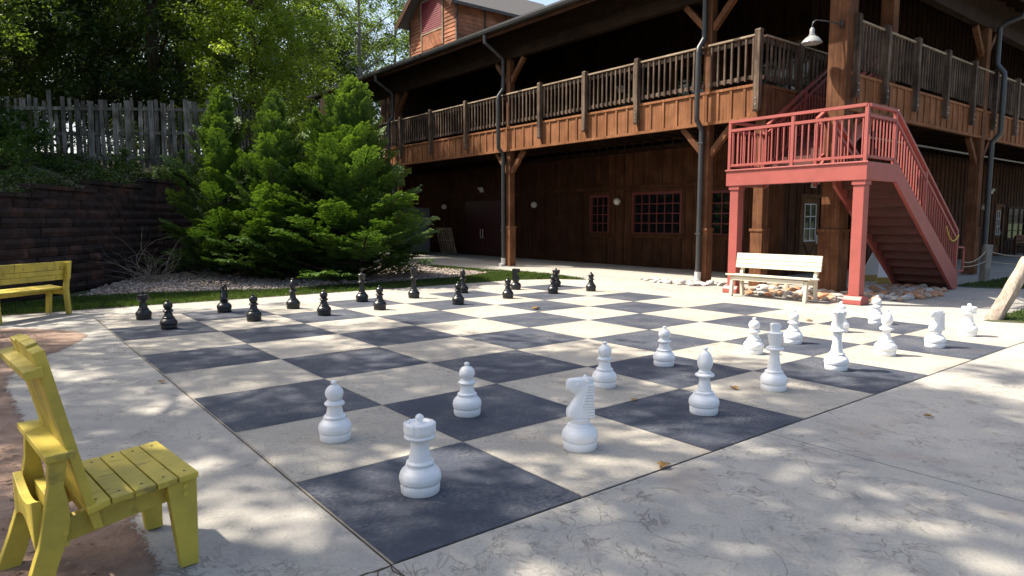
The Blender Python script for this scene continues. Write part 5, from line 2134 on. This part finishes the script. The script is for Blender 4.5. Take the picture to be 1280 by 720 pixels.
# terrace ground behind the wall
def terr_rows():
    offs = [0.24, 1.0, 3.0, 6.0, 12.0, 25.0, 60.0]
    V, F = [], []
    ss = [i * 0.9 for i in range(int(total / 0.9))]
    for s_ in ss:
        p, _ = wl_at(s_)
        d_ = (wl_at(min(s_ + 2.0, total))[0] - wl_at(max(s_ - 2.0, 0))[0]).normalized()
        nrm = Vector((-d_.y, d_.x, 0)).normalized()
        nrm = (nrm + Vector((-0.3, 0.4, 0))).normalized()
        for o_ in offs:
            q = p + nrm * o_
            zz = wl_courses(s_) * BH - 0.06 + 0.24 * min(o_, 3) + 0.05 * max(0, min(o_ - 3, 25)) + (0.06 * math.sin(q.x * 1.7) * math.sin(q.y * 1.3) if o_ > 0.5 else 0)
            V.append((q.x, q.y, zz))
    m_ = len(offs)
    for i in range(len(ss) - 1):
        for k in range(m_ - 1):
            F.append((i * m_ + k, i * m_ + k + 1, (i + 1) * m_ + k + 1, (i + 1) * m_ + k))
    t_ = MB()
    t_.add(V, F)
    o = t_.build('terrain', 'terrain_soil', None, True, 60)
    tag(o, kind='structure')
    return V


TERR = np.array(terr_rows())


def terr_z(x, y):
    d2 = (TERR[:, 0] - x) ** 2 + (TERR[:, 1] - y) ** 2
    i = np.argsort(d2)[:4]
    w_ = 1 / (d2[i] + 0.05)
    return float((TERR[i, 2] * w_).sum() / w_.sum())


# ------------------------------------------------------------------ fence
FL = [(-4.2, 20.6), (-1.3, 20.7), (4.6, 20.0), (8.6, 25.6), (10.5, 31)]
FT = [4.75, 4.80, 5.22, 5.85, 6.3]
fence = empty('wooden_fence', (FL[1][0], FL[1][1], 0))
tag(fence, 'weathered grey shadowbox board fence on the bank above the block wall', 'fence')
rr = random.Random(4)
front, back_, rails = MB(), MB(), MB()
for i in range(len(FL) - 1):
    a, b = Vector((*FL[i], 0)), Vector((*FL[i + 1], 0))
    L = (b - a).length
    d_ = (b - a).normalized()
    nr = Vector((d_.y, -d_.x, 0))
    n = int(L / 0.30)
    H = 1.95
    for k in range(n):
        t = (k + 0.5) / n
        top = FT[i] + (FT[i + 1] - FT[i]) * t
        for m_, off, sh in ((front, 0.045, 0.0), (back_, -0.045, 0.15)):
            wk = 0.75 if off < 0 else 1.0
            c = a + d_ * (L * t + sh) + nr * off
            tl = rr.gauss(0, 0.035)
            hh = top + rr.gauss(0, 0.07) - (0.04 if off < 0 else 0)
            c2 = c + d_ * tl
            wd = 0.135 * wk * rr.uniform(0.75, 1.1)
            bz = top - H + rr.gauss(0, 0.03)
            m_.beam(c + Vector((0, 0, bz)), c2 + Vector((0, 0, hh)), wd, 0.022, nr)
    for hz in (0.30, 1.0, 1.7):
        rails.beam(a + Vector((0, 0, FT[i] - H + hz)), b + Vector((0, 0, FT[i + 1] - H + hz)), 0.04, 0.09)
    for k in range(int(L / 2.4) + 1):
        t = min(1, k * 2.4 / L)
        q = a + d_ * (L * t) - nr * 0.11
        top = FT[i] + (FT[i + 1] - FT[i]) * t
        pm = MB()
        pm.box(q.x - 0.05, q.x + 0.05, q.y - 0.05, q.y + 0.05, top - H - 0.4, top - 0.08)
        pm.build('post', 'fence_wood', fence, True)
front.build('front_boards', 'fence_wood', fence, True)
back_.build('rear_boards', 'fence_wood', fence, True)
rails.build('rails', 'fence_wood', fence, True)


# ------------------------------------------------------------------ foliage
def leaf_quads(centers, radii, per, size, rng, up=0.7, flat_=0.7):
    """Leaves in clumps. Returns verts, quads. Each leaf a folded diamond of four corners."""
    n = len(centers)
    per = np.maximum(1, (per * rng.uniform(0.6, 1.4, n)).astype(int))
    idx = np.repeat(np.arange(n), per)
    N_ = len(idx)
    dirs = rng.normal(0, 1, (N_, 3))
    dirs /= np.linalg.norm(dirs, axis=1, keepdims=True)
    rad = rng.uniform(0, 1, N_) ** 0.45
    pos = centers[idx] + dirs * (rad * radii[idx])[:, None] * np.array([1, 1, flat_])
    nrm = rng.normal(0, 1, (N_, 3)) * (1 - up) + np.array([0, 0, up]) + dirs * 0.35
    nrm /= np.linalg.norm(nrm, axis=1, keepdims=True)
    ax = rng.normal(0, 1, (N_, 3)) + dirs * 0.6 + np.array([0, 0, -0.35])
    ax -= nrm * (ax * nrm).sum(1, keepdims=True)
    ax /= np.linalg.norm(ax, axis=1, keepdims=True)
    sd = np.cross(nrm, ax)
    L = (size * rng.uniform(0.6, 1.3, N_))[:, None]
    W = L * rng.uniform(0.40, 0.6, N_)[:, None]
    p0 = pos - ax * L * 0.5
    p2 = pos + ax * L * 0.5 - nrm * L * 0.12
    p1 = pos + sd * W * 0.5 + nrm * L * 0.06
    p3 = pos - sd * W * 0.5 + nrm * L * 0.06
    V = np.stack([p0, p1, p2, p3], 1).reshape(-1, 3)
    F = np.arange(len(V)).reshape(-1, 4)
    return V, F


# low green cover on the bank
def bank_cover():
    rng = np.random.default_rng(77)
    C_ = []
    while len(C_) < 1500:
        s_ = rng.uniform(3, total - 4)
        p, d_ = wl_at(s_)
        nrm = Vector((-d_.y, d_.x, 0))
        o_ = 0.30 + 4.8 * rng.uniform() ** 1.7
        q = p + nrm * o_
        C_.append((q.x, q.y, terr_z(q.x, q.y) + 0.06))
    C_ = np.array(C_)
    V, F = leaf_quads(C_, rng.uniform(0.15, 0.34, len(C_)), 34, 0.085, rng)
    o = np_mesh('ground_cover', V, F, 'bank_leaf')
    tag(o, 'tangled green weeds covering the bank between block wall and fence', 'weeds', kind='stuff')


bank_cover()


def make_tree(name, H, hb, R, nclump, per, leaf, leafmat, barkmat, seed, trunk_r=0.22, clump_r=(0.5, 0.95), shape='round', lean=(0, 0), offset=(0, 0), limbs=26, bare=0.45):
    """Tree at the origin: trunk (with limbs) and crown as two parts."""
    rng = np.random.default_rng(seed)
    rr_ = random.Random(seed)
    root = empty(name)
    tr = MB()
    pts, rad = [], []
    n = 9
    for i in range(n):
        t = i / (n - 1)
        pts.append((lean[0] * t * H + 0.12 * math.sin(t * 5 + seed), lean[1] * t * H + 0.12 * math.cos(t * 4 + seed), t * H * 0.93 - 0.15))
        rad.append(trunk_r * ((1 - t) ** 0.8 * 0.93 + 0.07) * (1.25 if i == 0 else 1))
    tr.tube(pts, rad, 10)
    P_ = np.array(pts)
    # clump centres: shell-weighted samples of the crown envelope with random dropouts
    u = rng.uniform(0, 1, nclump * 3)
    z = hb + (H - hb) * u
    tt = (z - hb) / (H - hb)
    if shape == 'round':
        prof = np.sqrt(np.clip(1 - (2 * tt - 0.85) ** 2 / 1.45, 0.02, 1))
    elif shape == 'cone':
        prof = np.clip(1.02 - tt, 0.03, 1) ** 0.85
    else:
        prof = np.clip(np.sin(np.clip(tt * 0.9 + 0.12, 0, 1) * PI), 0.05, 1) ** 0.7
    ang = rng.uniform(0, 2 * PI, len(z))
    lob = 1 + 0.22 * np.sin(3 * ang + seed + z * 0.7) + 0.16 * np.sin(5 * ang + 2 * seed - z * 1.1)
    rads = R * prof * lob * rng.uniform(0.12, 1, len(z)) ** 0.5
    tx = np.interp(z, P_[:, 2], P_[:, 0]) + offset[0] * tt
    ty = np.interp(z, P_[:, 2], P_[:, 1]) + offset[1] * tt
    C_ = np.c_[tx + rads * np.cos(ang), ty + rads * np.sin(ang), z]
    # gaps: throw out clumps inside random voids
    voids = C_[rng.integers(0, len(C_), 22)]
    vr = rng.uniform(0.5, 1.1, 22) * R * 0.24
    keep = np.ones(len(C_), bool)
    for v_, r_ in zip(voids, vr):
        keep &= ((C_ - v_) ** 2).sum(1) > r_ ** 2
    C_ = C_[keep][:nclump]
    cr = rng.uniform(*clump_r, len(C_))
    V, F = leaf_quads(C_, cr, per, leaf, rng)
    for k in rng.permutation(len(C_))[:limbs]:
        c = Vector(C_[k])
        z0 = max(hb * bare, c.z - rr_.uniform(0.4, 0.75) * math.hypot(c.x - np.interp(c.z, P_[:, 2], P_[:, 0]), c.y) - 0.4)
        b = Vector((np.interp(z0, P_[:, 2], P_[:, 0]), np.interp(z0, P_[:, 2], P_[:, 1]), z0))
        m_ = b.lerp(c, 0.5) + Vector((rr_.gauss(0, 0.2), rr_.gauss(0, 0.2), 0.25))
        r0 = max(0.02, trunk_r * 0.32 * (1 - 0.6 * z0 / H))
        tr.tube([b, b.lerp(m_, 0.5) + Vector((0, 0, 0.1)), m_, c], [r0, r0 * 0.75, r0 * 0.5, 0.012], 6)
    tr.build('trunk', barkmat, root, False, 60)
    np_mesh('crown', V, F, leafmat, root)
    return root


def place(o, x, y, z, rz, sc, label, cat='tree', group=None):
    o.location = (x, y, z)
    o.rotation_euler = (0, 0, rz)
    o.scale = (sc, sc, sc)
    tag(o, label, cat, group)
    return o


CAMP = Vector((-1.359, -2.593, 1.536))


def at_px(px, D):
    """Ground-plan point at picture column px and depth D."""
    yaw = math.radians(38.317)
    fw, rt = Vector((math.sin(yaw), math.cos(yaw))), Vector((math.cos(yaw), -math.sin(yaw)))
    p = Vector((CAMP.x, CAMP.y)) + fw * D + rt * (D * (px - 640) / 840.97)
    return p.x, p.y


GRP = 'trees behind the fence'
oak = make_tree('broadleaf_tree', 13.0, 2.2, 4.8, 420, 84, 0.20, 'oak_leaf', 'bark', 21, 0.26)
dark = make_tree('broadleaf_tree', 15.0, 2.5, 4.8, 360, 80, 0.21, 'dark_leaf', 'bark', 33, 0.30)
birch = make_tree('birch_tree', 17.0, 3.6, 4.6, 430, 60, 0.19, 'birch_leaf', 'pale_bark', 45, 0.20, (0.4, 0.8), limbs=34)
larch = make_tree('feathery_tree', 14.5, 1.5, 3.1, 480, 100, 0.14, 'pine_leaf', 'bark', 57, 0.18, (0.35, 0.75), 'cone')

place_list = [
    (oak, -60, 27, 0.3, 1.0, 'broadleaf tree behind the left end of the fence, cut by the left edge'),
    (dark, 40, 33, 1.2, 1.05, 'dark broadleaf tree behind the left stretch of fence'),
    (oak, 125, 29, 2.2, 1.0, 'broadleaf tree with a visible dark trunk behind the middle of the fence'),
    (dark, 205, 28, 3.4, 1.0, 'dense dark tree directly above the right part of the long fence stretch'),
    (dark, 236, 40, 4.6, 1.0, 'tall dark tree left of the bright feathery tree'),
    (larch, 322, 26.5, 0.5, 1.0, 'bright yellow-green feathery tree rising above the cypress shrubs'),
    (birch, 500, 50, 4.4, 1.0, 'airy tree just left of the dormer gable, behind the pale-trunked one'),
    (oak, 418, 50, 1.4, 1.05, 'broadleaf tree between the dark tree and the pale-trunked one'),
    (dark, 372, 44, 0.9, 0.95, 'dark tree in the gap between the feathery tree and the pale-trunked tree'),
    (birch, 452, 42, 2.0, 1.05, 'airy light green tree with a pale trunk left of the dormer'),
    (birch, 375, 58, 3.9, 1.15, 'pale green tree farthest back behind the feathery tree'),
    (oak, 90, 50, 5.0, 1.25, 'large tree in the second row behind the left stretch of fence'),
    (dark, -20, 52, 5.7, 1.25, 'large dark tree in the second row at the left edge'),
    (oak, 200, 54, 0.1, 1.3, 'large tree in the second row above the middle of the fence'),
    (oak, -258, 17.0, 2.4, 0.9, 'broadleaf tree on the bank just beyond the left edge of the picture'),
    (oak, -130, 34, 1.9, 1.1, 'broadleaf tree far back on the bank beyond the left edge of the picture'),
    (dark, -260, 40, 0.7, 1.2, 'dark tree far out beyond the left edge of the picture'),
    (oak, -420, 38, 2.7, 1.2, 'tree farthest out beyond the left edge of the picture'),
]
under = make_tree('understory_tree', 8.2, 4.0, 3.3, 190, 60, 0.15, 'birch_leaf', 'bark', 64, 0.12, (0.35, 0.7))
place_list.append((under, -45, 20.0, 0.0, 1.0, 'small tree leaning its leafy branches over the left part of the fence'))
used = set()
for src, px, D, rz, sc, lb in place_list:
    x, y = at_px(px, D)
    o = src if src.name not in used else copy_tree(src)
    used.add(src.name)
    place(o, x, y, terr_z(x, y) - 0.3, rz, sc, lb, 'tree', GRP)

# shade trees left of the picture: their crowns throw the dapple on the patio
SG = 'shade trees left of the patio'
sh = make_tree('shade_tree', 17.0, 9.5, 4.3, 190, 60, 0.22, 'oak_leaf', 'bark', 71, 0.28, (0.45, 0.85), offset=(-0.8, 0.4), bare=0.85)
place(sh, -4.0, 7.6, 0.0, 0.0, 1.0, 'tall shade tree growing in the bare earth just left of the picture', 'tree', SG)
sh2 = make_tree('shade_tree', 22.0, 15.0, 4.6, 190, 60, 0.24, 'oak_leaf', 'bark', 83, 0.32, (0.5, 0.9), bare=0.9)
place(sh2, -4.6, 5.6, 0.0, 0.0, 1.0, 'tallest shade tree left of the picture with a high crown', 'tree', SG)
x = copy_tree(sh)
place(x, -6.6, 14.4, terr_z(-6.6, 14.4) - 0.2, 2.1, 0.9, 'shade tree on the bank above the left end of the block wall', 'tree', SG)
x = copy_tree(sh2)
place(x, -8.5, 2.2, 0.0, 1.1, 0.95, 'shade tree behind the chair side of the patio', 'tree', SG)
x = copy_tree(sh2)
place(x, -2.4, 1.2, 0.0, 2.6, 0.9, 'shade tree with a high crown close to the camera side of the patio', 'tree', SG)

# trees on the far side of the lawn, seen only as reflections in the porch glass
k = 0
for x, y, src, lb in [(22, -20, oak, 'tree across the lawn right of the picture, reflected in the porch windows'), (34, -16, birch, 'pale tree across the lawn right of the picture'), (48, -12, oak, 'tree at the far end of the lawn right of the picture'),
                      (8, -26, dark, 'dark tree behind the camera to the right'), (-14, -14, oak, 'tree behind the camera to the left')]:
    o = copy_tree(src)
    place(o, x, y, -0.2, k * 1.3, 0.9, lb, 'tree', 'trees around the lawn')
    k += 1


# ------------------------------------------------------------------ cypress shrubs
def frond_template(rng):
    """Flat fan of scale-leaf sprays, x 0..1 along the branch, y sideways, z up. Returns (base, tip, halfwidth, normal) arrays."""
    Q = []
    nside = 13
    for k in range(nside):
        u = 0.16 + 0.84 * k / nside + rng.normal(0, 0.012)
        for sg in (-1, 1):
            ls = (0.46 * (1 - u) ** 0.75 * min(1, (u + 0.05) / 0.30) + 0.07) * rng.uniform(0.75, 1.2)
            ang = math.radians(rng.uniform(36, 56)) * sg
            dx, dy = math.cos(ang), math.sin(ang)
            tilt = rng.normal(0.06, 0.10)
            n = max(3, int(ls / 0.045))
            for m_ in range(n):
                v = (m_ + 0.5) / n
                bx, by = u + dx * ls * v, dy * ls * v
                bz = ls * v * tilt - 0.25 * (ls * v) ** 2
                for s2 in (-1, 1) if m_ < n - 1 else (-1, 0, 1):
                    a2 = ang + s2 * math.radians(rng.uniform(25, 45))
                    l2 = 0.085 * (1.15 - 0.45 * v) * rng.uniform(0.7, 1.3)
                    Q.append((bx, by, bz, bx + math.cos(a2) * l2, by + math.sin(a2) * l2, bz + l2 * rng.normal(0.02, 0.14), rng.normal(0, 0.25), min(1.0, 0.75 * v * v + 0.55 * u ** 3)))
    for s2 in range(6):
        a2 = rng.normal(0, 0.4)
        Q.append((0.93, 0, 0, 0.93 + 0.12 * math.cos(a2), 0.12 * math.sin(a2), -0.02, 0.0, 1.0))
    return np.array(Q)


def cypress(H, R, seed, nb=190, low=0.0):
    """Golden-green false cypress: branches in loose tiers, each carrying one flat drooping fan."""
    rng = np.random.default_rng(seed)
    rr_ = random.Random(seed)
    T = [frond_template(rng) for _ in range(5)]
    root = empty('cypress_shrub')
    tr = MB()
    tr.tube([(0, 0, -0.1), (0.05, 0.03, H * 0.4), (0.0, 0.0, H * 0.75), (0.02, 0.0, H * 0.95)], [0.14, 0.10, 0.05, 0.01], 8)
    VV, TT = [], []
    for b in range(nb):
        t = ((b + rr_.random()) / nb) ** 1.22
        z0 = 0.05 + t * (H - 0.45)
        ang = b * 2.399 + rr_.gauss(0, 0.3)
        env = R * (1 - t) ** 0.76 * (1 + 0.12 * math.sin(3 * ang + seed)) + 0.24
        Lb = env * rr_.uniform(0.62, 1.22)
        el0 = math.radians(-3 + 74 * t ** 1.25) + rr_.gauss(0, 0.11)
        if b % 3 == 2:                                          # short inner branches fill the middle
            Lb *= rr_.uniform(0.45, 0.75)
        dirh = np.array([math.cos(ang), math.sin(ang), 0])
        side = np.array([-math.sin(ang), math.cos(ang), 0])
        n_ = 12
        p = np.array([0, 0, z0])
        P_, Dn = [], []
        for s_ in range(n_ + 3):
            u = s_ / n_
            el = el0 + 0.52 * math.sin(min(u, 1) * PI * 0.75) - 0.85 * max(0, u - 0.70) * (1 - 0.6 * t)
            dv = dirh * math.cos(el) + np.array([0, 0, math.sin(el)])
            P_.append(p)
            Dn.append(dv)
            p = p + dv * Lb / n_
        P_, Dn = np.array(P_), np.array(Dn)
        if b % 2 == 0:
            tr.tube([tuple(P_[i]) for i in range(0, 11, 2)], [0.020 * (1 - i / 7) + 0.004 for i in range(6)], 5, False)
        # the fan sits on the outer part of the branch
        q = T[b % 5]
        sp_ = min(1.0, Lb)
        u0 = 0.0 if Lb < 0.9 else 1 - 0.95 / Lb * 1.0
        u0 = max(0.0, min(0.42, u0))
        rl = rr_.gauss(0, 0.2)
        yscale = (1 - u0) * Lb * (1.05 if Lb > 0.7 else 1.2)

        def pos(x, y, z):
            u = (u0 + (1 - u0) * x) * n_
            i = np.clip(u.astype(int), 0, n_ + 1)
            f = (u - i)[:, None]
            c = P_[i] * (1 - f) + P_[i + 1] * f
            dd = Dn[i]
            nn = np.cross(dd, side[None])
            nn /= np.linalg.norm(nn, axis=1, keepdims=True)
            s3 = side[None] * math.cos(rl) + nn * math.sin(rl)
            n3 = -side[None] * math.sin(rl) + nn * math.cos(rl)
            return c + s3 * (y * yscale)[:, None] + n3 * (z * yscale)[:, None], s3, n3
        A, s3, n3 = pos(q[:, 0], q[:, 1], q[:, 2])
        B_, _, _ = pos(q[:, 3], q[:, 4], q[:, 5])
        d_ = B_ - A
        L_ = np.linalg.norm(d_, axis=1, keepdims=True) + 1e-6
        # keep real spray size: long branches get relatively shorter sprays
        wv = np.cross(n3, d_ / L_)
        wv /= np.linalg.norm(wv, axis=1, keepdims=True) + 1e-9
        ro = q[:, 6][:, None]
        w2 = wv * np.cos(ro) + n3 * np.sin(ro)
        W_ = L_ * 0.17 + 0.003
        m1 = A + d_ * 0.55
        VV.append(np.stack([A, m1 + w2 * W_, B_ - n3 * L_ * 0.15, m1 - w2 * W_], 1).reshape(-1, 3))
        tk = (0.25 + 0.75 * t ** 0.8) * (0.4 if b % 3 == 2 else 1.0)
        TT.append((q[:, 7:8] * tk * np.array([[0.55, 0.85, 1.0, 0.85]])).reshape(-1))
    V = np.vstack(VV)
    V[:, 2] = np.maximum(V[:, 2], 0.03)
    F = np.arange(len(V)).reshape(-1, 4)
    tr.build('trunk', 'bark', root, False)
    fo = np_mesh('foliage', V, F, 'cypress_leaf', root)
    at = fo.data.attributes.new('tip', 'FLOAT', 'POINT')
    at.data.foreach_set('value', np.concatenate(TT).astype(np.float32))
    return root


CG = 'false cypress shrubs in front of the block wall'
for (px, D, H, R, seed, lb) in [(284, 18.2, 5.25, 1.75, 3, 'left feathery cypress shrub, the one reaching in front of the fence'),
                                (350, 17.4, 4.95, 1.65, 8, 'middle feathery cypress shrub with a pointed bright top'),
                                (440, 17.4, 5.25, 2.30, 13, 'right and widest feathery cypress shrub beside the building porch')]:
    c = cypress(H, R, seed, 270 if R < 2 else 380)
    x, y = at_px(px, D)
    place(c, x, y, 0.0, seed, 1.0, lb, 'shrub', CG)
c = cypress(4.75, 1.4, 19, 210)
x, y = at_px(400, 18.6)
place(c, x, y, 0.0, 0.4, 1.0, 'slim cypress shrub squeezed behind the middle and right ones', 'shrub', CG)

# ------------------------------------------------------------------ bank shrubs, vines and dry brush
def bush(name, R, H, n, per, leaf, mat, seed):
    rng = np.random.default_rng(seed)
    root = empty(name)
    a = rng.uniform(0, 2 * PI, n)
    r_ = R * np.sqrt(rng.uniform(0, 1, n))
    z = H * rng.uniform(0.1, 1, n) * (1 - 0.45 * (r_ / R) ** 2)
    C_ = np.c_[r_ * np.cos(a), r_ * np.sin(a), z]
    V, F = leaf_quads(C_, rng.uniform(0.16, 0.34, n), per, leaf, rng)
    tr = MB()
    for k_ in range(9):
        c = Vector(C_[k_])
        tr.tube([(0.05 * math.cos(k_), 0.05 * math.sin(k_), -0.05), c * 0.5 + Vector((0, 0, 0.1)), c], [0.02, 0.014, 0.005], 5)
    tr.build('stem', 'bark', root, False)
    np_mesh('foliage', V, F, mat, root)
    return root


b0 = bush('bank_shrub', 0.95, 1.1, 60, 34, 0.11, 'shrub_leaf', 5)
b1 = bush('bank_shrub', 0.75, 1.7, 55, 32, 0.12, 'shrub_leaf', 9)
for i, (src, px, D, sc, lb) in enumerate([
        (b0, 8, 15.6, 0.75, 'leafy shrub on the bank at the left edge, above the yellow bench'),
        (b1, 40, 17.4, 0.85, 'tall loose shrub on the bank climbing the fence at the left'),
        (b0, 82, 17.6, 0.55, 'low shrub on the bank just above the first step of the wall'),
        (b1, 165, 19.4, 0.6, 'climbing shrub against the middle of the fence'),
        (b0, 125, 18.0, 0.6, 'small tuft of green on the bank below the fence boards'),
        (b0, 205, 19.8, 0.5, 'shrub on the bank left of the cypress tips'),
        (b1, 5, 18.6, 1.1, 'overgrown shrub hiding the left end of the fence'),
        (b0, 22, 14.9, 0.45, 'small dark shrub hanging over the left end of the block wall'),
        (b0, 58, 15.6, 0.42, 'small dark shrub at the wall edge just before the first step'),
        (b1, 235, 20.2, 0.6, 'thin shrub at the fence right beside the cypress')]):
    o = src if i < 2 and (i == 0 or src is b1) else copy_tree(src)
    x, y = at_px(px, D)
    place(o, x, y, terr_z(x, y) - 0.1, i * 1.1, sc, lb, 'shrub', 'shrubs on the bank')

rr = random.Random(12)
tw = MB()
for k in range(60):
    a = rr.uniform(0, 2 * PI)
    p = Vector((rr.gauss(0, 0.12), rr.gauss(0, 0.12), 0.0))
    d_ = Vector((math.cos(a) * 0.5, math.sin(a) * 0.5, rr.uniform(0.5, 1.1))).normalized()
    pts = [p.copy()]
    ln = rr.choice([0.5, 0.8, 1.1, 1.7])
    for s_ in range(9):
        d_ = (d_ + Vector((rr.gauss(0, 0.28), rr.gauss(0, 0.28), rr.gauss(-0.09, 0.2)))).normalized()
        p = p + d_ * ln / 9
        p.z = max(0.03, p.z)
        pts.append(p.copy())
    tw.tube(pts, [0.005 * (1 - i / 12) + 0.0015 for i in range(10)], 5, False)
o = tw.build('dry_brush', 'twig', None, True)
x, y = at_px(187, 16.2)
o.location = (x, y, 0.03)
tag(o, 'tangle of bare dry twigs against the dark block wall left of the cypresses', 'dry shrub')
